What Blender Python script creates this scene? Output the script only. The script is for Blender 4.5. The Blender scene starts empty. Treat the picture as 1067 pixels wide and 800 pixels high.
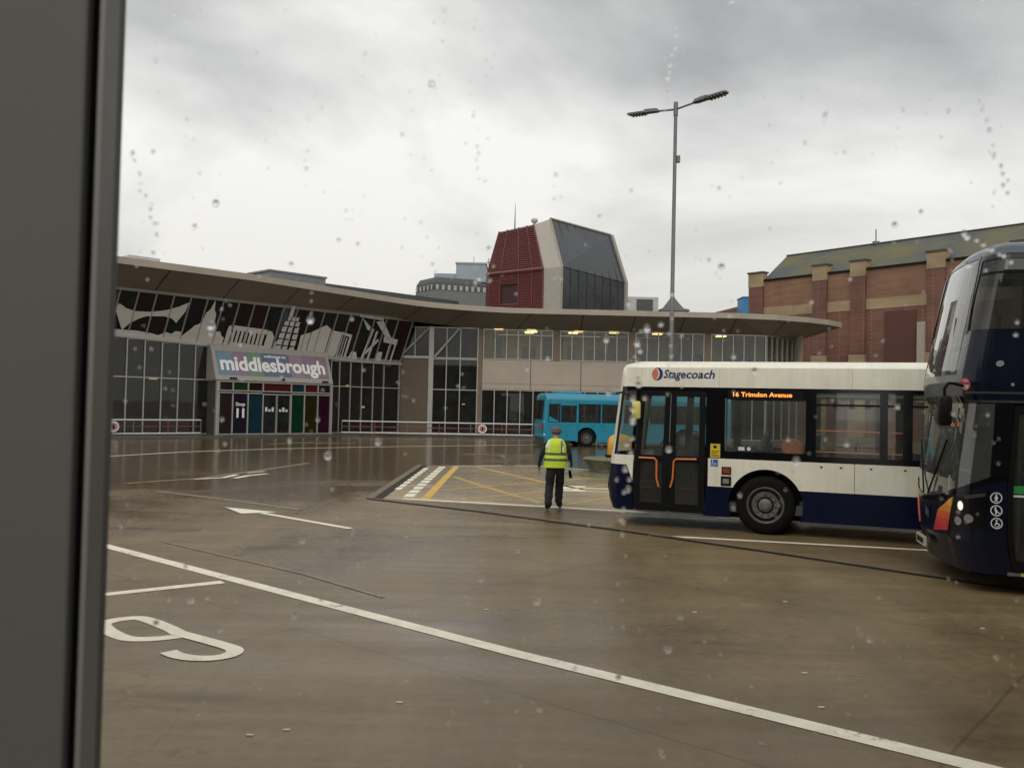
import bpy, bmesh, math, random
from mathutils import Vector, Matrix, noise
from mathutils.geometry import tessellate_polygon
random.seed(7)
R=math.radians
sc=bpy.context.scene
COL=sc.collection

# ------------------------------------------------------------------ materials
MATS={}
def nd(nt,t,**kw):
    n=nt.nodes.new(t)
    for k,v in kw.items(): setattr(n,k,v)
    return n
def mat(name,col,rough=.5,metal=0.,spec=.5,var=.12,scale=3.,bump=0.,bscale=40.,coat=0.,emit=None,estr=0.,rvar=0.):
    """plain principled surface with a little procedural unevenness in colour, gloss and relief"""
    if name in MATS: return MATS[name]
    m=bpy.data.materials.new(name); m.use_nodes=True
    nt=m.node_tree; b=nt.nodes['Principled BSDF']; L=nt.links.new
    b.inputs['Roughness'].default_value=rough; b.inputs['Metallic'].default_value=metal
    b.inputs['Specular IOR Level'].default_value=spec
    b.inputs['Coat Weight'].default_value=coat; b.inputs['Coat Roughness'].default_value=.06
    c=(col[0],col[1],col[2],1)
    b.inputs['Base Color'].default_value=c
    if var>0 or rvar>0 or bump>0:
        tc=nd(nt,'ShaderNodeTexCoord')
        n=nd(nt,'ShaderNodeTexNoise'); n.inputs['Scale'].default_value=scale; n.inputs['Detail'].default_value=6; n.inputs['Roughness'].default_value=.65
        L(tc.outputs['Object'],n.inputs['Vector'])
    if var>0:
        r=nd(nt,'ShaderNodeMapRange'); r.inputs[1].default_value=.3; r.inputs[2].default_value=.7; r.inputs[3].default_value=1-var; r.inputs[4].default_value=1+var
        L(n.outputs['Fac'],r.inputs[0])
        mx=nd(nt,'ShaderNodeMix',data_type='RGBA',blend_type='MULTIPLY'); mx.inputs[0].default_value=1; mx.inputs[6].default_value=c
        L(r.outputs[0],mx.inputs[7]); L(mx.outputs[2],b.inputs['Base Color'])
    if rvar>0:
        r2=nd(nt,'ShaderNodeMapRange'); r2.inputs[1].default_value=.3; r2.inputs[2].default_value=.7; r2.inputs[3].default_value=max(.02,rough-rvar); r2.inputs[4].default_value=min(1,rough+rvar)
        L(n.outputs['Fac'],r2.inputs[0]); L(r2.outputs[0],b.inputs['Roughness'])
    if bump>0:
        n2=nd(nt,'ShaderNodeTexNoise'); n2.inputs['Scale'].default_value=bscale; n2.inputs['Detail'].default_value=4
        L(tc.outputs['Object'],n2.inputs['Vector'])
        bp=nd(nt,'ShaderNodeBump'); bp.inputs['Strength'].default_value=bump; bp.inputs['Distance'].default_value=.02
        L(n2.outputs['Fac'],bp.inputs['Height']); L(bp.outputs['Normal'],b.inputs['Normal'])
    if emit:
        b.inputs['Emission Color'].default_value=(*emit,1); b.inputs['Emission Strength'].default_value=estr
    MATS[name]=m; return m
def glass(name,tint,refl=1.0,rough=.02,dirt_glare=.03):
    """thin tinted pane: clear transmission under a Fresnel mirror"""
    if name in MATS: return MATS[name]
    m=bpy.data.materials.new(name); m.use_nodes=True; nt=m.node_tree; L=nt.links.new
    for n in list(nt.nodes): nt.nodes.remove(n)
    o=nd(nt,'ShaderNodeOutputMaterial'); t=nd(nt,'ShaderNodeBsdfTransparent'); t.inputs[0].default_value=(*tint,1)
    g=nd(nt,'ShaderNodeBsdfGlossy'); g.inputs['Roughness'].default_value=rough
    lw_=nd(nt,'ShaderNodeLayerWeight'); lw_.inputs['Blend'].default_value=.5; pw=nd(nt,'ShaderNodeMath',operation='POWER'); pw.inputs[1].default_value=5; L(lw_.outputs['Facing'],pw.inputs[0]); lw=nd(nt,'ShaderNodeMath',operation='MULTIPLY_ADD'); lw.inputs[1].default_value=.94; lw.inputs[2].default_value=.06; L(pw.outputs[0],lw.inputs[0])
    ml=nd(nt,'ShaderNodeMath',operation='MULTIPLY'); ml.inputs[1].default_value=refl; ml.use_clamp=True
    mx=nd(nt,'ShaderNodeMixShader')
    tc=nd(nt,'ShaderNodeTexCoord'); n=nd(nt,'ShaderNodeTexNoise'); n.inputs['Scale'].default_value=.7
    bp=nd(nt,'ShaderNodeBump'); bp.inputs['Strength'].default_value=.02; bp.inputs['Distance'].default_value=.05
    L(tc.outputs['Object'],n.inputs['Vector']); L(n.outputs['Fac'],bp.inputs['Height']); L(bp.outputs['Normal'],g.inputs['Normal'])
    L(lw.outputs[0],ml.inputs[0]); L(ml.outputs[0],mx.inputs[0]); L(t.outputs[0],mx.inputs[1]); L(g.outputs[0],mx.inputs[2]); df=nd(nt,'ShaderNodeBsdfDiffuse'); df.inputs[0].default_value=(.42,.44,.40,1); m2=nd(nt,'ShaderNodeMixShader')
    n3=nd(nt,'ShaderNodeTexNoise'); n3.inputs['Scale'].default_value=2.5; n3.inputs['Detail'].default_value=5; L(tc.outputs['Object'],n3.inputs['Vector']); dr=nd(nt,'ShaderNodeMapRange'); dr.inputs[1].default_value=.3; dr.inputs[2].default_value=.7; dr.inputs[3].default_value=dirt_glare*.6; dr.inputs[4].default_value=dirt_glare*1.4; L(n3.outputs['Fac'],dr.inputs[0])  # grey film: window dirt, on the buses also standing in for pale reflections
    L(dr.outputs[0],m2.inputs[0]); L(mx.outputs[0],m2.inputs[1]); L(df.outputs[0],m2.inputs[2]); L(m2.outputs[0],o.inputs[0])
    MATS[name]=m; return m

# ------------------------------------------------------------------ mesh building
class MB:
    def __init__(s): s.v=[]; s.f=[]; s.m=[]
    def add(s,vs,fs,mi=0):
        o=len(s.v); s.v+= [tuple(x) for x in vs]
        for f in fs: s.f.append([i+o for i in f]); s.m.append(mi)
        return s
    def box(s,x0,x1,y0,y1,z0,z1,mi=0,M=None,bev=0.):
        if bev>0:
            bm=bmesh.new(); bmesh.ops.create_cube(bm,size=1)
            for v in bm.verts: v.co=Vector(((x0+x1)/2+v.co.x*(x1-x0),(y0+y1)/2+v.co.y*(y1-y0),(z0+z1)/2+v.co.z*(z1-z0)))
            bmesh.ops.bevel(bm,geom=bm.edges[:],offset=bev,segments=2,affect='EDGES',profile=.5)
            bm.verts.index_update()
            vs=[v.co.copy() for v in bm.verts]; fs=[[v.index for v in f.verts] for f in bm.faces]; bm.free()
        else:
            vs=[Vector((x,y,z)) for x in(x0,x1) for y in(y0,y1) for z in(z0,z1)]
            fs=[(0,1,3,2),(4,6,7,5),(0,4,5,1),(2,3,7,6),(0,2,6,4),(1,5,7,3)]
        if M is not None: vs=[M@v for v in vs]
        return s.add(vs,fs,mi)
    def quad(s,a,b,c,d,mi=0): return s.add([a,b,c,d],[(0,1,2,3)],mi)
    def poly(s,pts,mi=0):
        pts=[Vector(p) for p in pts]
        return s.add(pts,[list(t) for t in tessellate_polygon([pts])],mi)
    def slab(s,pts,off,mi=0):
        """closed prism: the polygon and its copy moved by off"""
        pts=[Vector(p) for p in pts]; off=Vector(off); n=len(pts)
        tr=[list(t) for t in tessellate_polygon([pts])]
        s.add(pts+[p+off for p in pts], tr+[[i+n for i in t][::-1] for t in tr]+[[i,(i+1)%n,n+(i+1)%n,n+i] for i in range(n)],mi)
        return s
    def tube(s,pts,r,n=8,mi=0,cap=True):
        pts=[Vector(p) for p in pts]; rs=r if isinstance(r,(list,tuple)) else [r]*len(pts)
        vs=[];fs=[]
        up=None
        for i,p in enumerate(pts):
            t=(pts[min(i+1,len(pts)-1)]-pts[max(i-1,0)]).normalized()
            if up is None: up=Vector((0,0,1)) if abs(t.z)<.9 else Vector((1,0,0))
            x=t.cross(up).normalized(); y=x.cross(t).normalized(); up=y
            for k in range(n):
                a=2*math.pi*k/n; vs.append(p+x*math.cos(a)*rs[i]+y*math.sin(a)*rs[i])
        for i in range(len(pts)-1):
            for k in range(n):
                fs.append((i*n+k,i*n+(k+1)%n,(i+1)*n+(k+1)%n,(i+1)*n+k))
        if cap: fs+= [tuple(range(n))[::-1], tuple((len(pts)-1)*n+k for k in range(n))]
        return s.add(vs,fs,mi)
    def lathe(s,prof,n=32,M=None,mi=0):
        """profile of (radius, height) turned round z"""
        vs=[];fs=[]
        for r,z in prof:
            for k in range(n):
                a=2*math.pi*k/n; vs.append(Vector((r*math.cos(a),r*math.sin(a),z)))
        for i in range(len(prof)-1):
            for k in range(n): fs.append((i*n+k,i*n+(k+1)%n,(i+1)*n+(k+1)%n,(i+1)*n+k))
        if prof[0][0]>1e-4: fs.append(tuple(range(n))[::-1])
        if prof[-1][0]>1e-4: fs.append(tuple((len(prof)-1)*n+k for k in range(n)))
        if M is not None: vs=[M@v for v in vs]
        return s.add(vs,fs,mi)
    def loft(s,rings,closed=True,mi=0,cap=False):
        n=len(rings[0]); vs=[p for r in rings for p in r]; fs=[]
        for i in range(len(rings)-1):
            for k in range(n if closed else n-1):
                fs.append((i*n+k,i*n+(k+1)%n,(i+1)*n+(k+1)%n,(i+1)*n+k))
        if cap: fs+=[tuple(range(n))[::-1],tuple((len(rings)-1)*n+k for k in range(n))]
        return s.add(vs,fs,mi)
    def build(s,name,mats,parent=None,smooth=False,solid=0.,world=False,kind=None):
        me=bpy.data.meshes.new(name); me.from_pydata(s.v,[],s.f)
        for m in (mats if isinstance(mats,(list,tuple)) else [mats]): me.materials.append(m)
        me.polygons.foreach_set('material_index',s.m)
        bm=bmesh.new(); bm.from_mesh(me); bmesh.ops.remove_doubles(bm,verts=bm.verts,dist=1e-5); bmesh.ops.recalc_face_normals(bm,faces=bm.faces); bm.to_mesh(me); bm.free()
        if smooth:
            me.polygons.foreach_set('use_smooth',[True]*len(me.polygons))
            try: me.set_sharp_from_angle(angle=R(40))
            except Exception: pass
        o=bpy.data.objects.new(name,me); COL.objects.link(o)
        if parent is not None:
            o.parent=parent
            if world: o.matrix_parent_inverse=parent.matrix_basis.inverted()
        if solid:
            md=o.modifiers.new('thickness','SOLIDIFY'); md.thickness=solid; md.offset=-1
        if kind: o['kind']=kind
        return o
def thing(name,label,cat,loc=(0,0,0),rz=0,group=None):
    o=bpy.data.objects.new(name,None); COL.objects.link(o); o.empty_display_size=.3
    o.location=loc; o.rotation_euler=(0,0,rz)
    o['label']=label; o['category']=cat
    if group: o['group']=group
    return o
def tag(o,label,cat,group=None):
    o['label']=label; o['category']=cat
    if group: o['group']=group
    return o
def text_verts(body,size=1.,bold=0.,shear=0.,align='LEFT',spacing=1.,res=3):
    """flat lettering from the built-in font: vertices (x,y) and faces"""
    cu=bpy.data.curves.new('t','FONT'); cu.body=body; cu.size=size; cu.offset=bold; cu.shear=shear; cu.align_x=align; cu.space_character=spacing; cu.resolution_u=res
    ob=bpy.data.objects.new('t',cu); COL.objects.link(ob)
    dg=bpy.context.evaluated_depsgraph_get(); me=bpy.data.meshes.new_from_object(ob.evaluated_get(dg))
    vs=[(v.co.x,v.co.y) for v in me.vertices]; fs=[list(p.vertices) for p in me.polygons]
    bpy.data.objects.remove(ob); bpy.data.curves.remove(cu); bpy.data.meshes.remove(me)
    return vs,fs
def lettering(mb,body,fn,width=None,mi=0,size=1.,x0=0,y0=0,**kw):
    """map lettering through fn(x,y)->3D; width stretches it to a measured length"""
    vs,fs=text_verts(body,size,**kw)
    if width:
        a=min(v[0] for v in vs); b=max(v[0] for v in vs); k=width/(b-a); vs=[((v[0]-a)*k,v[1]) for v in vs]
    mb.add([fn(x0+x,y0+y) for x,y in vs],fs,mi)

# ------------------------------------------------------------------ common materials
def paint(name,col,wear,edge=.06):
    """road paint worn through to the concrete in chips, tyre scuffs and hairline cracks"""
    m=mat(name,col,.55,var=.14,scale=5,bump=.2,bscale=70); nt=m.node_tree; L=nt.links.new; b_=nt.nodes['Principled BSDF']
    src=b_.inputs['Base Color'].links[0].from_socket; tc=nd(nt,'ShaderNodeTexCoord')
    def n_(scale,det,s3=(1,1,1),rot=0):
        mp=nd(nt,'ShaderNodeMapping'); mp.inputs['Scale'].default_value=s3; mp.inputs['Rotation'].default_value=(0,0,rot); L(tc.outputs['Object'],mp.inputs[0])
        n=nd(nt,'ShaderNodeTexNoise'); n.inputs['Scale'].default_value=scale; n.inputs['Detail'].default_value=det; n.inputs['Roughness'].default_value=.7; L(mp.outputs[0],n.inputs['Vector']); return n.outputs['Fac']
    def ad(a,c,k):
        x=nd(nt,'ShaderNodeMath',operation='MULTIPLY_ADD'); x.inputs[1].default_value=k; x.inputs[2].default_value=0; L(a,x.inputs[0]); L(c,x.inputs[2]) if c is not None else None; return x.outputs[0]
    f=ad(n_(22,6),None,.45); f=ad(n_(1.1,4),f,.35); f=ad(n_(2.2,4,(.3,3,1),R(35)),f,.20)
    r=nd(nt,'ShaderNodeMapRange'); r.inputs[1].default_value=wear-.03; r.inputs[2].default_value=wear+.05; L(f,r.inputs[0])
    mx=nd(nt,'ShaderNodeMix',data_type='RGBA'); mx.inputs[7].default_value=(.15,.12,.075,1); L(r.outputs[0],mx.inputs[0]); L(src,mx.inputs[6]); L(mx.outputs[2],b_.inputs['Base Color'])
    return m
wpaint=paint('road_paint',(.74,.69,.55),.585)
wpaint2=paint('worn_road_paint',(.46,.42,.32),.53)
ypaint=paint('yellow_road_paint',(.58,.35,.05),.56)
ypaint2=paint('worn_yellow_paint',(.46,.30,.065),.545)
steel=mat('galvanised_steel',(.13,.135,.135),.5,.3,var=.15,scale=5)
wmet=mat('white_metal',(.62,.61,.57),.4,var=.08)
alu=mat('aluminium_frame',(.36,.35,.32),.4,.3,var=.08)
blackp=mat('black_plastic',(.0045,.0045,.005),.5,spec=.16,var=.1)
blackg=mat('black_gloss',(.005,.005,.006),.12,spec=.35,var=0)
rubber=mat('tyre_rubber',(.0065,.006,.0055),.85,spec=.15,var=.3,scale=12,bump=.2)
navy=mat('navy_paint',(.0018,.0045,.023),.36,spec=.16,var=.18,scale=2.5,coat=.06,rvar=.08)
navyd=mat('dark_navy_paint',(.003,.005,.016),.28,spec=.3,var=.15,scale=2.0,coat=.15,rvar=.06)
cream=mat('cream_white_paint',(.76,.73,.61),.34,var=.09,scale=1.3,coat=.25,rvar=.12)
_nt=cream.node_tree; _b=_nt.nodes['Principled BSDF']; _src=_b.inputs['Base Color'].links[0].from_socket; _tc=nd(_nt,'ShaderNodeTexCoord'); _mp=nd(_nt,'ShaderNodeMapping'); _mp.inputs['Scale'].default_value=(9,9,.7); _nt.links.new(_tc.outputs['Object'],_mp.inputs[0]); _n=nd(_nt,'ShaderNodeTexNoise'); _n.inputs['Scale'].default_value=1.; _n.inputs['Detail'].default_value=5; _nt.links.new(_mp.outputs[0],_n.inputs['Vector']); _r=nd(_nt,'ShaderNodeMapRange'); _r.inputs[1].default_value=.46; _r.inputs[2].default_value=.72; _r.inputs[3].default_value=0; _r.inputs[4].default_value=.2; _nt.links.new(_n.outputs['Fac'],_r.inputs[0]); _m=nd(_nt,'ShaderNodeMix',data_type='RGBA'); _m.inputs[7].default_value=(.42,.37,.26,1); _nt.links.new(_r.outputs[0],_m.inputs[0]); _nt.links.new(_src,_m.inputs[6]); _nt.links.new(_m.outputs[2],_b.inputs['Base Color'])
teal=mat('turquoise_paint',(.010,.205,.295),.3,var=.1,scale=2,coat=.4,rvar=.08)
dgrey=mat('charcoal_trim',(.035,.036,.037),.4,var=.1)
mgrey=mat('mid_grey_lining',(.13,.135,.14),.6,var=.1)
orange=mat('orange_handrail',(.62,.16,.03),.35,var=.08)
lampw=mat('lit_headlamp',(.8,.8,.75),.3,var=0,emit=(1,.96,.85),estr=.6)
warm=mat('lit_ceiling_lamp',(.8,.7,.4),.4,var=0,emit=(1,.74,.30),estr=3)
warm2=mat('lit_inside_lamp',(.8,.7,.4),.4,var=0,emit=(1,.62,.22),estr=1.1)
amber=mat('amber_lens',(.22,.06,.015),.2,var=.1)
redlens=mat('red_lens',(.35,.02,.03),.2,var=.1)
led=mat('amber_led_text',(.9,.3,.05),.5,var=0,emit=(1,.30,.06),estr=1.7)

# ------------------------------------------------------------------ world, sun, camera
EL,AZ=R(48),R(200)           # sun high behind the cloud, behind and to the left of the camera
w=bpy.data.worlds.new('World'); sc.world=w; w.use_nodes=True
nt=w.node_tree; L=nt.links.new
for n in list(nt.nodes): nt.nodes.remove(n)
out=nd(nt,'ShaderNodeOutputWorld'); bg=nd(nt,'ShaderNodeBackground'); bg.inputs[1].default_value=.1
sky=nd(nt,'ShaderNodeTexSky',sky_type='NISHITA'); sky.sun_disc=False; sky.sun_elevation=EL; sky.sun_rotation=AZ; sky.air_density=1; sky.dust_density=5
tc=nd(nt,'ShaderNodeTexCoord'); sx=nd(nt,'ShaderNodeSeparateXYZ'); L(tc.outputs['Generated'],sx.inputs[0])
# flat cloud deck: direction projected on a plane overhead
za=nd(nt,'ShaderNodeMath',operation='MAXIMUM'); za.inputs[1].default_value=0; L(sx.outputs['Z'],za.inputs[0])
zb=nd(nt,'ShaderNodeMath',operation='ADD'); zb.inputs[1].default_value=.22; L(za.outputs[0],zb.inputs[0])
dx=nd(nt,'ShaderNodeMath',operation='DIVIDE'); L(sx.outputs['X'],dx.inputs[0]); L(zb.outputs[0],dx.inputs[1])
dy=nd(nt,'ShaderNodeMath',operation='DIVIDE'); L(sx.outputs['Y'],dy.inputs[0]); L(zb.outputs[0],dy.inputs[1])
cx=nd(nt,'ShaderNodeCombineXYZ'); L(dx.outputs[0],cx.inputs[0]); L(dy.outputs[0],cx.inputs[1])
mp=nd(nt,'ShaderNodeMapping'); mp.inputs['Location'].default_value=(3.1,1.7,.4); mp.inputs['Scale'].default_value=(1.0,.85,1); mp.inputs['Rotation'].default_value=(0,0,R(25)); L(cx.outputs[0],mp.inputs[0])
n1=nd(nt,'ShaderNodeTexNoise'); n1.inputs['Scale'].default_value=.9; n1.inputs['Detail'].default_value=6; n1.inputs['Roughness'].default_value=.52; n1.inputs['Distortion'].default_value=.4; L(mp.outputs[0],n1.inputs['Vector'])
rp=nd(nt,'ShaderNodeValToRGB'); cr=rp.color_ramp
cr.elements[0].position=.36; cr.elements[0].color=(.43,.435,.44,1)
cr.elements[1].position=.60; cr.elements[1].color=(.98,.97,.94,1)
e=cr.elements.new(.48); e.color=(.70,.70,.692,1)
L(n1.outputs['Fac'],rp.inputs[0])
# the cloud is brighter towards the hidden sun, behind the camera and overhead
up=nd(nt,'ShaderNodeVectorMath',operation='DOT_PRODUCT'); up.inputs[1].default_value=(0.15,-.62,.77); L(tc.outputs['Generated'],up.inputs[0])
br=nd(nt,'ShaderNodeMapRange',interpolation_type='SMOOTHSTEP'); br.inputs[1].default_value=.0; br.inputs[2].default_value=1.; br.inputs[3].default_value=1.; br.inputs[4].default_value=1.95
L(up.outputs['Value'],br.inputs[0])
cm=nd(nt,'ShaderNodeMix',data_type='RGBA',blend_type='MULTIPLY'); cm.inputs[0].default_value=1; hz=nd(nt,'ShaderNodeMapRange',interpolation_type='SMOOTHSTEP'); hz.inputs[1].default_value=.06; hz.inputs[2].default_value=.30; hz.inputs[3].default_value=.75; hz.inputs[4].default_value=0; L(sx.outputs['Z'],hz.inputs[0]); hm=nd(nt,'ShaderNodeMix',data_type='RGBA'); hm.inputs[7].default_value=(.82,.805,.745,1); L(hz.outputs[0],hm.inputs[0]); L(rp.outputs[0],hm.inputs[6]); L(hm.outputs[2],cm.inputs[6]); L(br.outputs[0],cm.inputs[7])
sc10=nd(nt,'ShaderNodeVectorMath',operation='SCALE'); sc10.inputs['Scale'].default_value=10.; L(cm.outputs[2],sc10.inputs[0])
fm=nd(nt,'ShaderNodeMix',data_type='RGBA'); fm.inputs[0].default_value=.95; L(sky.outputs[0],fm.inputs[6]); L(sc10.outputs[0],fm.inputs[7])
L(fm.outputs[2],bg.inputs[0]); L(bg.outputs[0],out.inputs[0])
sl=bpy.data.lights.new('sun','SUN'); sl.energy=.6; sl.angle=R(40); sl.color=(1,.95,.86)
so=bpy.data.objects.new('sun',sl); COL.objects.link(so)
sdir=Vector((math.sin(AZ)*math.cos(EL),math.cos(AZ)*math.cos(EL),math.sin(EL)))
so.rotation_euler=sdir.to_track_quat('Z','Y').to_euler(); so.location=sdir*60
HC=2.05
cd=bpy.data.cameras.new('camera'); cam=bpy.data.objects.new('camera',cd); COL.objects.link(cam); sc.camera=cam
cd.sensor_width=36; cd.lens=36*922/1067; cd.clip_start=.05; cd.clip_end=3000
cd.dof.use_dof=True; cd.dof.focus_distance=26; cd.dof.aperture_fstop=cd.lens/2.7
cam.matrix_world=Matrix.Translation((0,0,HC))@Matrix.Rotation(R(91.37),4,'X')@Matrix.Rotation(R(1.33),4,'Z')
vs_=sc.view_settings; vs_.view_transform='Standard'; vs_.look='None'; vs_.gamma=1; vs_.exposure=0.; vs_.use_curve_mapping=False
sc.cycles.max_bounces=8; sc.cycles.transparent_max_bounces=16; sc.cycles.caustics_reflective=False; sc.cycles.caustics_refractive=False

# ------------------------------------------------------------------ ground
def wet_concrete(name,dry,wet,rmin,rmax,joints=True):
    m=bpy.data.materials.new(name); m.use_nodes=True; nt=m.node_tree; L=nt.links.new; b=nt.nodes['Principled BSDF']
    tc=nd(nt,'ShaderNodeTexCoord')
    def noise_(scale,det,rough=.6,sc3=(1,1,1),rot=0,dist=0):
        mp=nd(nt,'ShaderNodeMapping'); mp.inputs['Scale'].default_value=sc3; mp.inputs['Rotation'].default_value=(0,0,rot); L(tc.outputs['Object'],mp.inputs[0])
        n=nd(nt,'ShaderNodeTexNoise'); n.inputs['Scale'].default_value=scale; n.inputs['Detail'].default_value=det; n.inputs['Roughness'].default_value=rough; n.inputs['Distortion'].default_value=dist
        L(mp.outputs[0],n.inputs['Vector']); return n.outputs['Fac']
    def rng(x,a,b_,c,d,smooth=True):
        r=nd(nt,'ShaderNodeMapRange',interpolation_type='SMOOTHSTEP' if smooth else 'LINEAR'); r.inputs[1].default_value=a; r.inputs[2].default_value=b_; r.inputs[3].default_value=c; r.inputs[4].default_value=d; L(x,r.inputs[0]); return r.outputs[0]
    def mth(op,x,y):
        n=nd(nt,'ShaderNodeMath',operation=op)
        for i,q in enumerate((x,y)):
            if isinstance(q,(int,float)): n.inputs[i].default_value=q
            else: L(q,n.inputs[i])
        return n.outputs[0]
    big=noise_(.16,5,.6,(1,1,1),0,.6)                       # puddled areas
    streak=noise_(.55,6,.7,(.22,2.2,1),R(40),.3)             # tyre tracks along the bus lanes
    streak2=noise_(.5,5,.65,(2.0,.25,1),R(12),.3)
    fine=noise_(9,6,.7)
    grit=noise_(120,3,.7)
    spy=nd(nt,'ShaderNodeSeparateXYZ'); L(tc.outputs['Object'],spy.inputs[0])
    low=rng(mth('ADD',spy.outputs['Y'],mth('MULTIPLY',spy.outputs['X'],-.25)),15,30,0,.17)      # the yard falls towards the station, where the water lies
    wetf=rng(mth('ADD',low,mth('ADD',mth('MULTIPLY',big,.66),mth('ADD',mth('MULTIPLY',streak,.24),mth('MULTIPLY',noise_(.7,6,.7,(.3,1.2,1),R(-10),.3),.10)))),.46,.62,0,1)
    mx=nd(nt,'ShaderNodeMix',data_type='RGBA'); mx.inputs[6].default_value=(*dry,1); mx.inputs[7].default_value=(*wet,1); L(wetf,mx.inputs[0])
    streak3=noise_(.8,7,.75,(.12,1.6,1),R(-8),.2)                # scuffs across the yard
    t=mth('MULTIPLY',rng(streak,.3,.7,.80,1.18),rng(streak2,.3,.7,.88,1.12)); t=mth('MULTIPLY',t,rng(streak3,.32,.68,.90,1.10))
    t=mth('MULTIPLY',t,rng(fine,.3,.7,.86,1.14)); t=mth('MULTIPLY',t,rng(grit,.3,.75,.85,1.2))
    # dark oil marks with a shape of their own
    oil=rng(noise_(.5,4,.55,(.5,1.4,1),R(55),1.2),.62,.74,1,.62); t=mth('MULTIPLY',t,oil)
    vc=nd(nt,'ShaderNodeTexVoronoi',feature='DISTANCE_TO_EDGE'); vc.inputs['Scale'].default_value=.16; mpv=nd(nt,'ShaderNodeVectorMath',operation='ADD'); nz=nd(nt,'ShaderNodeTexNoise'); nz.inputs['Scale'].default_value=.8; nz.inputs['Detail'].default_value=5; L(tc.outputs['Object'],nz.inputs['Vector'])
    sv3=nd(nt,'ShaderNodeVectorMath',operation='SCALE'); sv3.inputs['Scale'].default_value=2.2; L(nz.outputs['Color'],sv3.inputs[0]); L(tc.outputs['Object'],mpv.inputs[0]); L(sv3.outputs[0],mpv.inputs[1]); L(mpv.outputs[0],vc.inputs['Vector'])
    t=mth('MULTIPLY',t,rng(vc.outputs['Distance'],.0006,.0024,.80,1))                 # hairline cracks
    pat=nd(nt,'ShaderNodeTexVoronoi'); pat.inputs['Scale'].default_value=1.3; L(tc.outputs['Object'],pat.inputs['Vector']); t=mth('MULTIPLY',t,rng(pat.outputs['Distance'],.02,.055,.70,1))  # oil drips
    spk_=noise_(320,2,.6); t=mth('MULTIPLY',t,rng(spk_,.62,.74,1,1.35))                # pale aggregate
    if joints:
        mp=nd(nt,'ShaderNodeMapping'); mp.inputs['Rotation'].default_value=(0,0,R(40)); mp.inputs['Location'].default_value=(1.4,-.62,0); L(tc.outputs['Object'],mp.inputs[0])
        wob=mth('MULTIPLY',mth('SUBTRACT',noise_(1.3,3),.5),.05)
        sp=nd(nt,'ShaderNodeSeparateXYZ'); L(mp.outputs[0],sp.inputs[0])
        for ch,per in (('X',5.2),('Y',4.3)):
            a=mth('PINGPONG',mth('ADD',sp.outputs[ch],wob),per/2)
            t=mth('MULTIPLY',t,rng(a,.006,.018,.68,1)); t=mth('MULTIPLY',t,rng(a,.02,.35,.93,1))
    m2=nd(nt,'ShaderNodeMix',data_type='RGBA',blend_type='MULTIPLY'); m2.inputs[0].default_value=1; L(mx.outputs[2],m2.inputs[6]); L(t,m2.inputs[7]); L(m2.outputs[2],b.inputs['Base Color'])
    rr=mth('ADD',rng(wetf,0,1,rmax,rmin,False),mth('MULTIPLY',mth('SUBTRACT',fine,.5),.16)); L(rr,b.inputs['Roughness'])
    L(rng(wetf,0,1,.22,.5,False),b.inputs['Specular IOR Level'])
    bp=nd(nt,'ShaderNodeBump'); bp.inputs['Strength'].default_value=.25; bp.inputs['Distance'].default_value=.006
    hh=mth('ADD',mth('MULTIPLY',grit,.5),fine); L(mth('MULTIPLY',hh,rng(wetf,0,1,1,.25,False)),bp.inputs['Height']); L(bp.outputs['Normal'],b.inputs['Normal'])
    return m
conc=wet_concrete('wet_concrete',(.174,.128,.067),(.088,.061,.028),.17,.36)
conc2=wet_concrete('wet_pale_concrete',(.32,.255,.155),(.23,.18,.105),.26,.46,False)
kerbm=mat('kerb_concrete',(.150,.122,.08),.6,spec=.2,var=.25,scale=3,bump=.2)
darkkerb=mat('dark_kerb',(.03,.026,.02),.7,spec=.15,var=.3,scale=3)
g=MB(); g.quad((-400,-200,0),(400,-200,0),(400,900,0),(-400,900,0)); g.build('ground',conc,kind='structure')
def ribbon(mb,pts,wd,z,mi=0):
    pts=[Vector((p[0],p[1],z)) for p in pts]; rows=[]
    for i,p in enumerate(pts):
        a=pts[max(i-1,0)]; b=pts[min(i+1,len(pts)-1)]; t=(b-a).normalized(); n=Vector((-t.y,t.x,0))*wd/2
        if 0<i<len(pts)-1:
            t1=(p-a).normalized(); k=max(.4,abs(t.dot(t1))); n/=k
        rows.append((p-n,p+n))
    for (a,b),(c,d) in zip(rows,rows[1:]): mb.quad(a,b,d,c,mi)
def structure(name,m,fn):
    mb=MB(); fn(mb); return mb.build(name,m,kind='structure')
# pale hatched crossing island with its kerb channel
isl=MB(); isl.poly([(-2.66,18.80,.004),(2.2,17.33,.004),(9.5,15.05,.004),(14,27.5,.004),(2.5,29.2,.004),(.9,30.5,.004),(-2.72,29.3,.004)]); isl.build('crossing_island',conc2,kind='structure')
structure('island_kerb',kerbm,lambda m:(m.box(-3.05,-2.88,18.85,29.3,0,.02),))
structure('channel_edge',darkkerb,lambda m:(ribbon(m,[(-2.78,18.72),(-2.80,29.2)],.15,.009),ribbon(m,[(-3.0,18.70),(-.56,16.88),(1.92,14.70),(3.78,12.86),(5.61,10.98),(9.5,7.0)],.07,.009)))
structure('channel_kerb',kerbm,lambda m:ribbon(m,[(-3.0,18.86),(-.56,17.06),(1.92,14.88),(3.78,13.04),(5.61,11.14),(9.5,7.15)],.13,.013))
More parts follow.
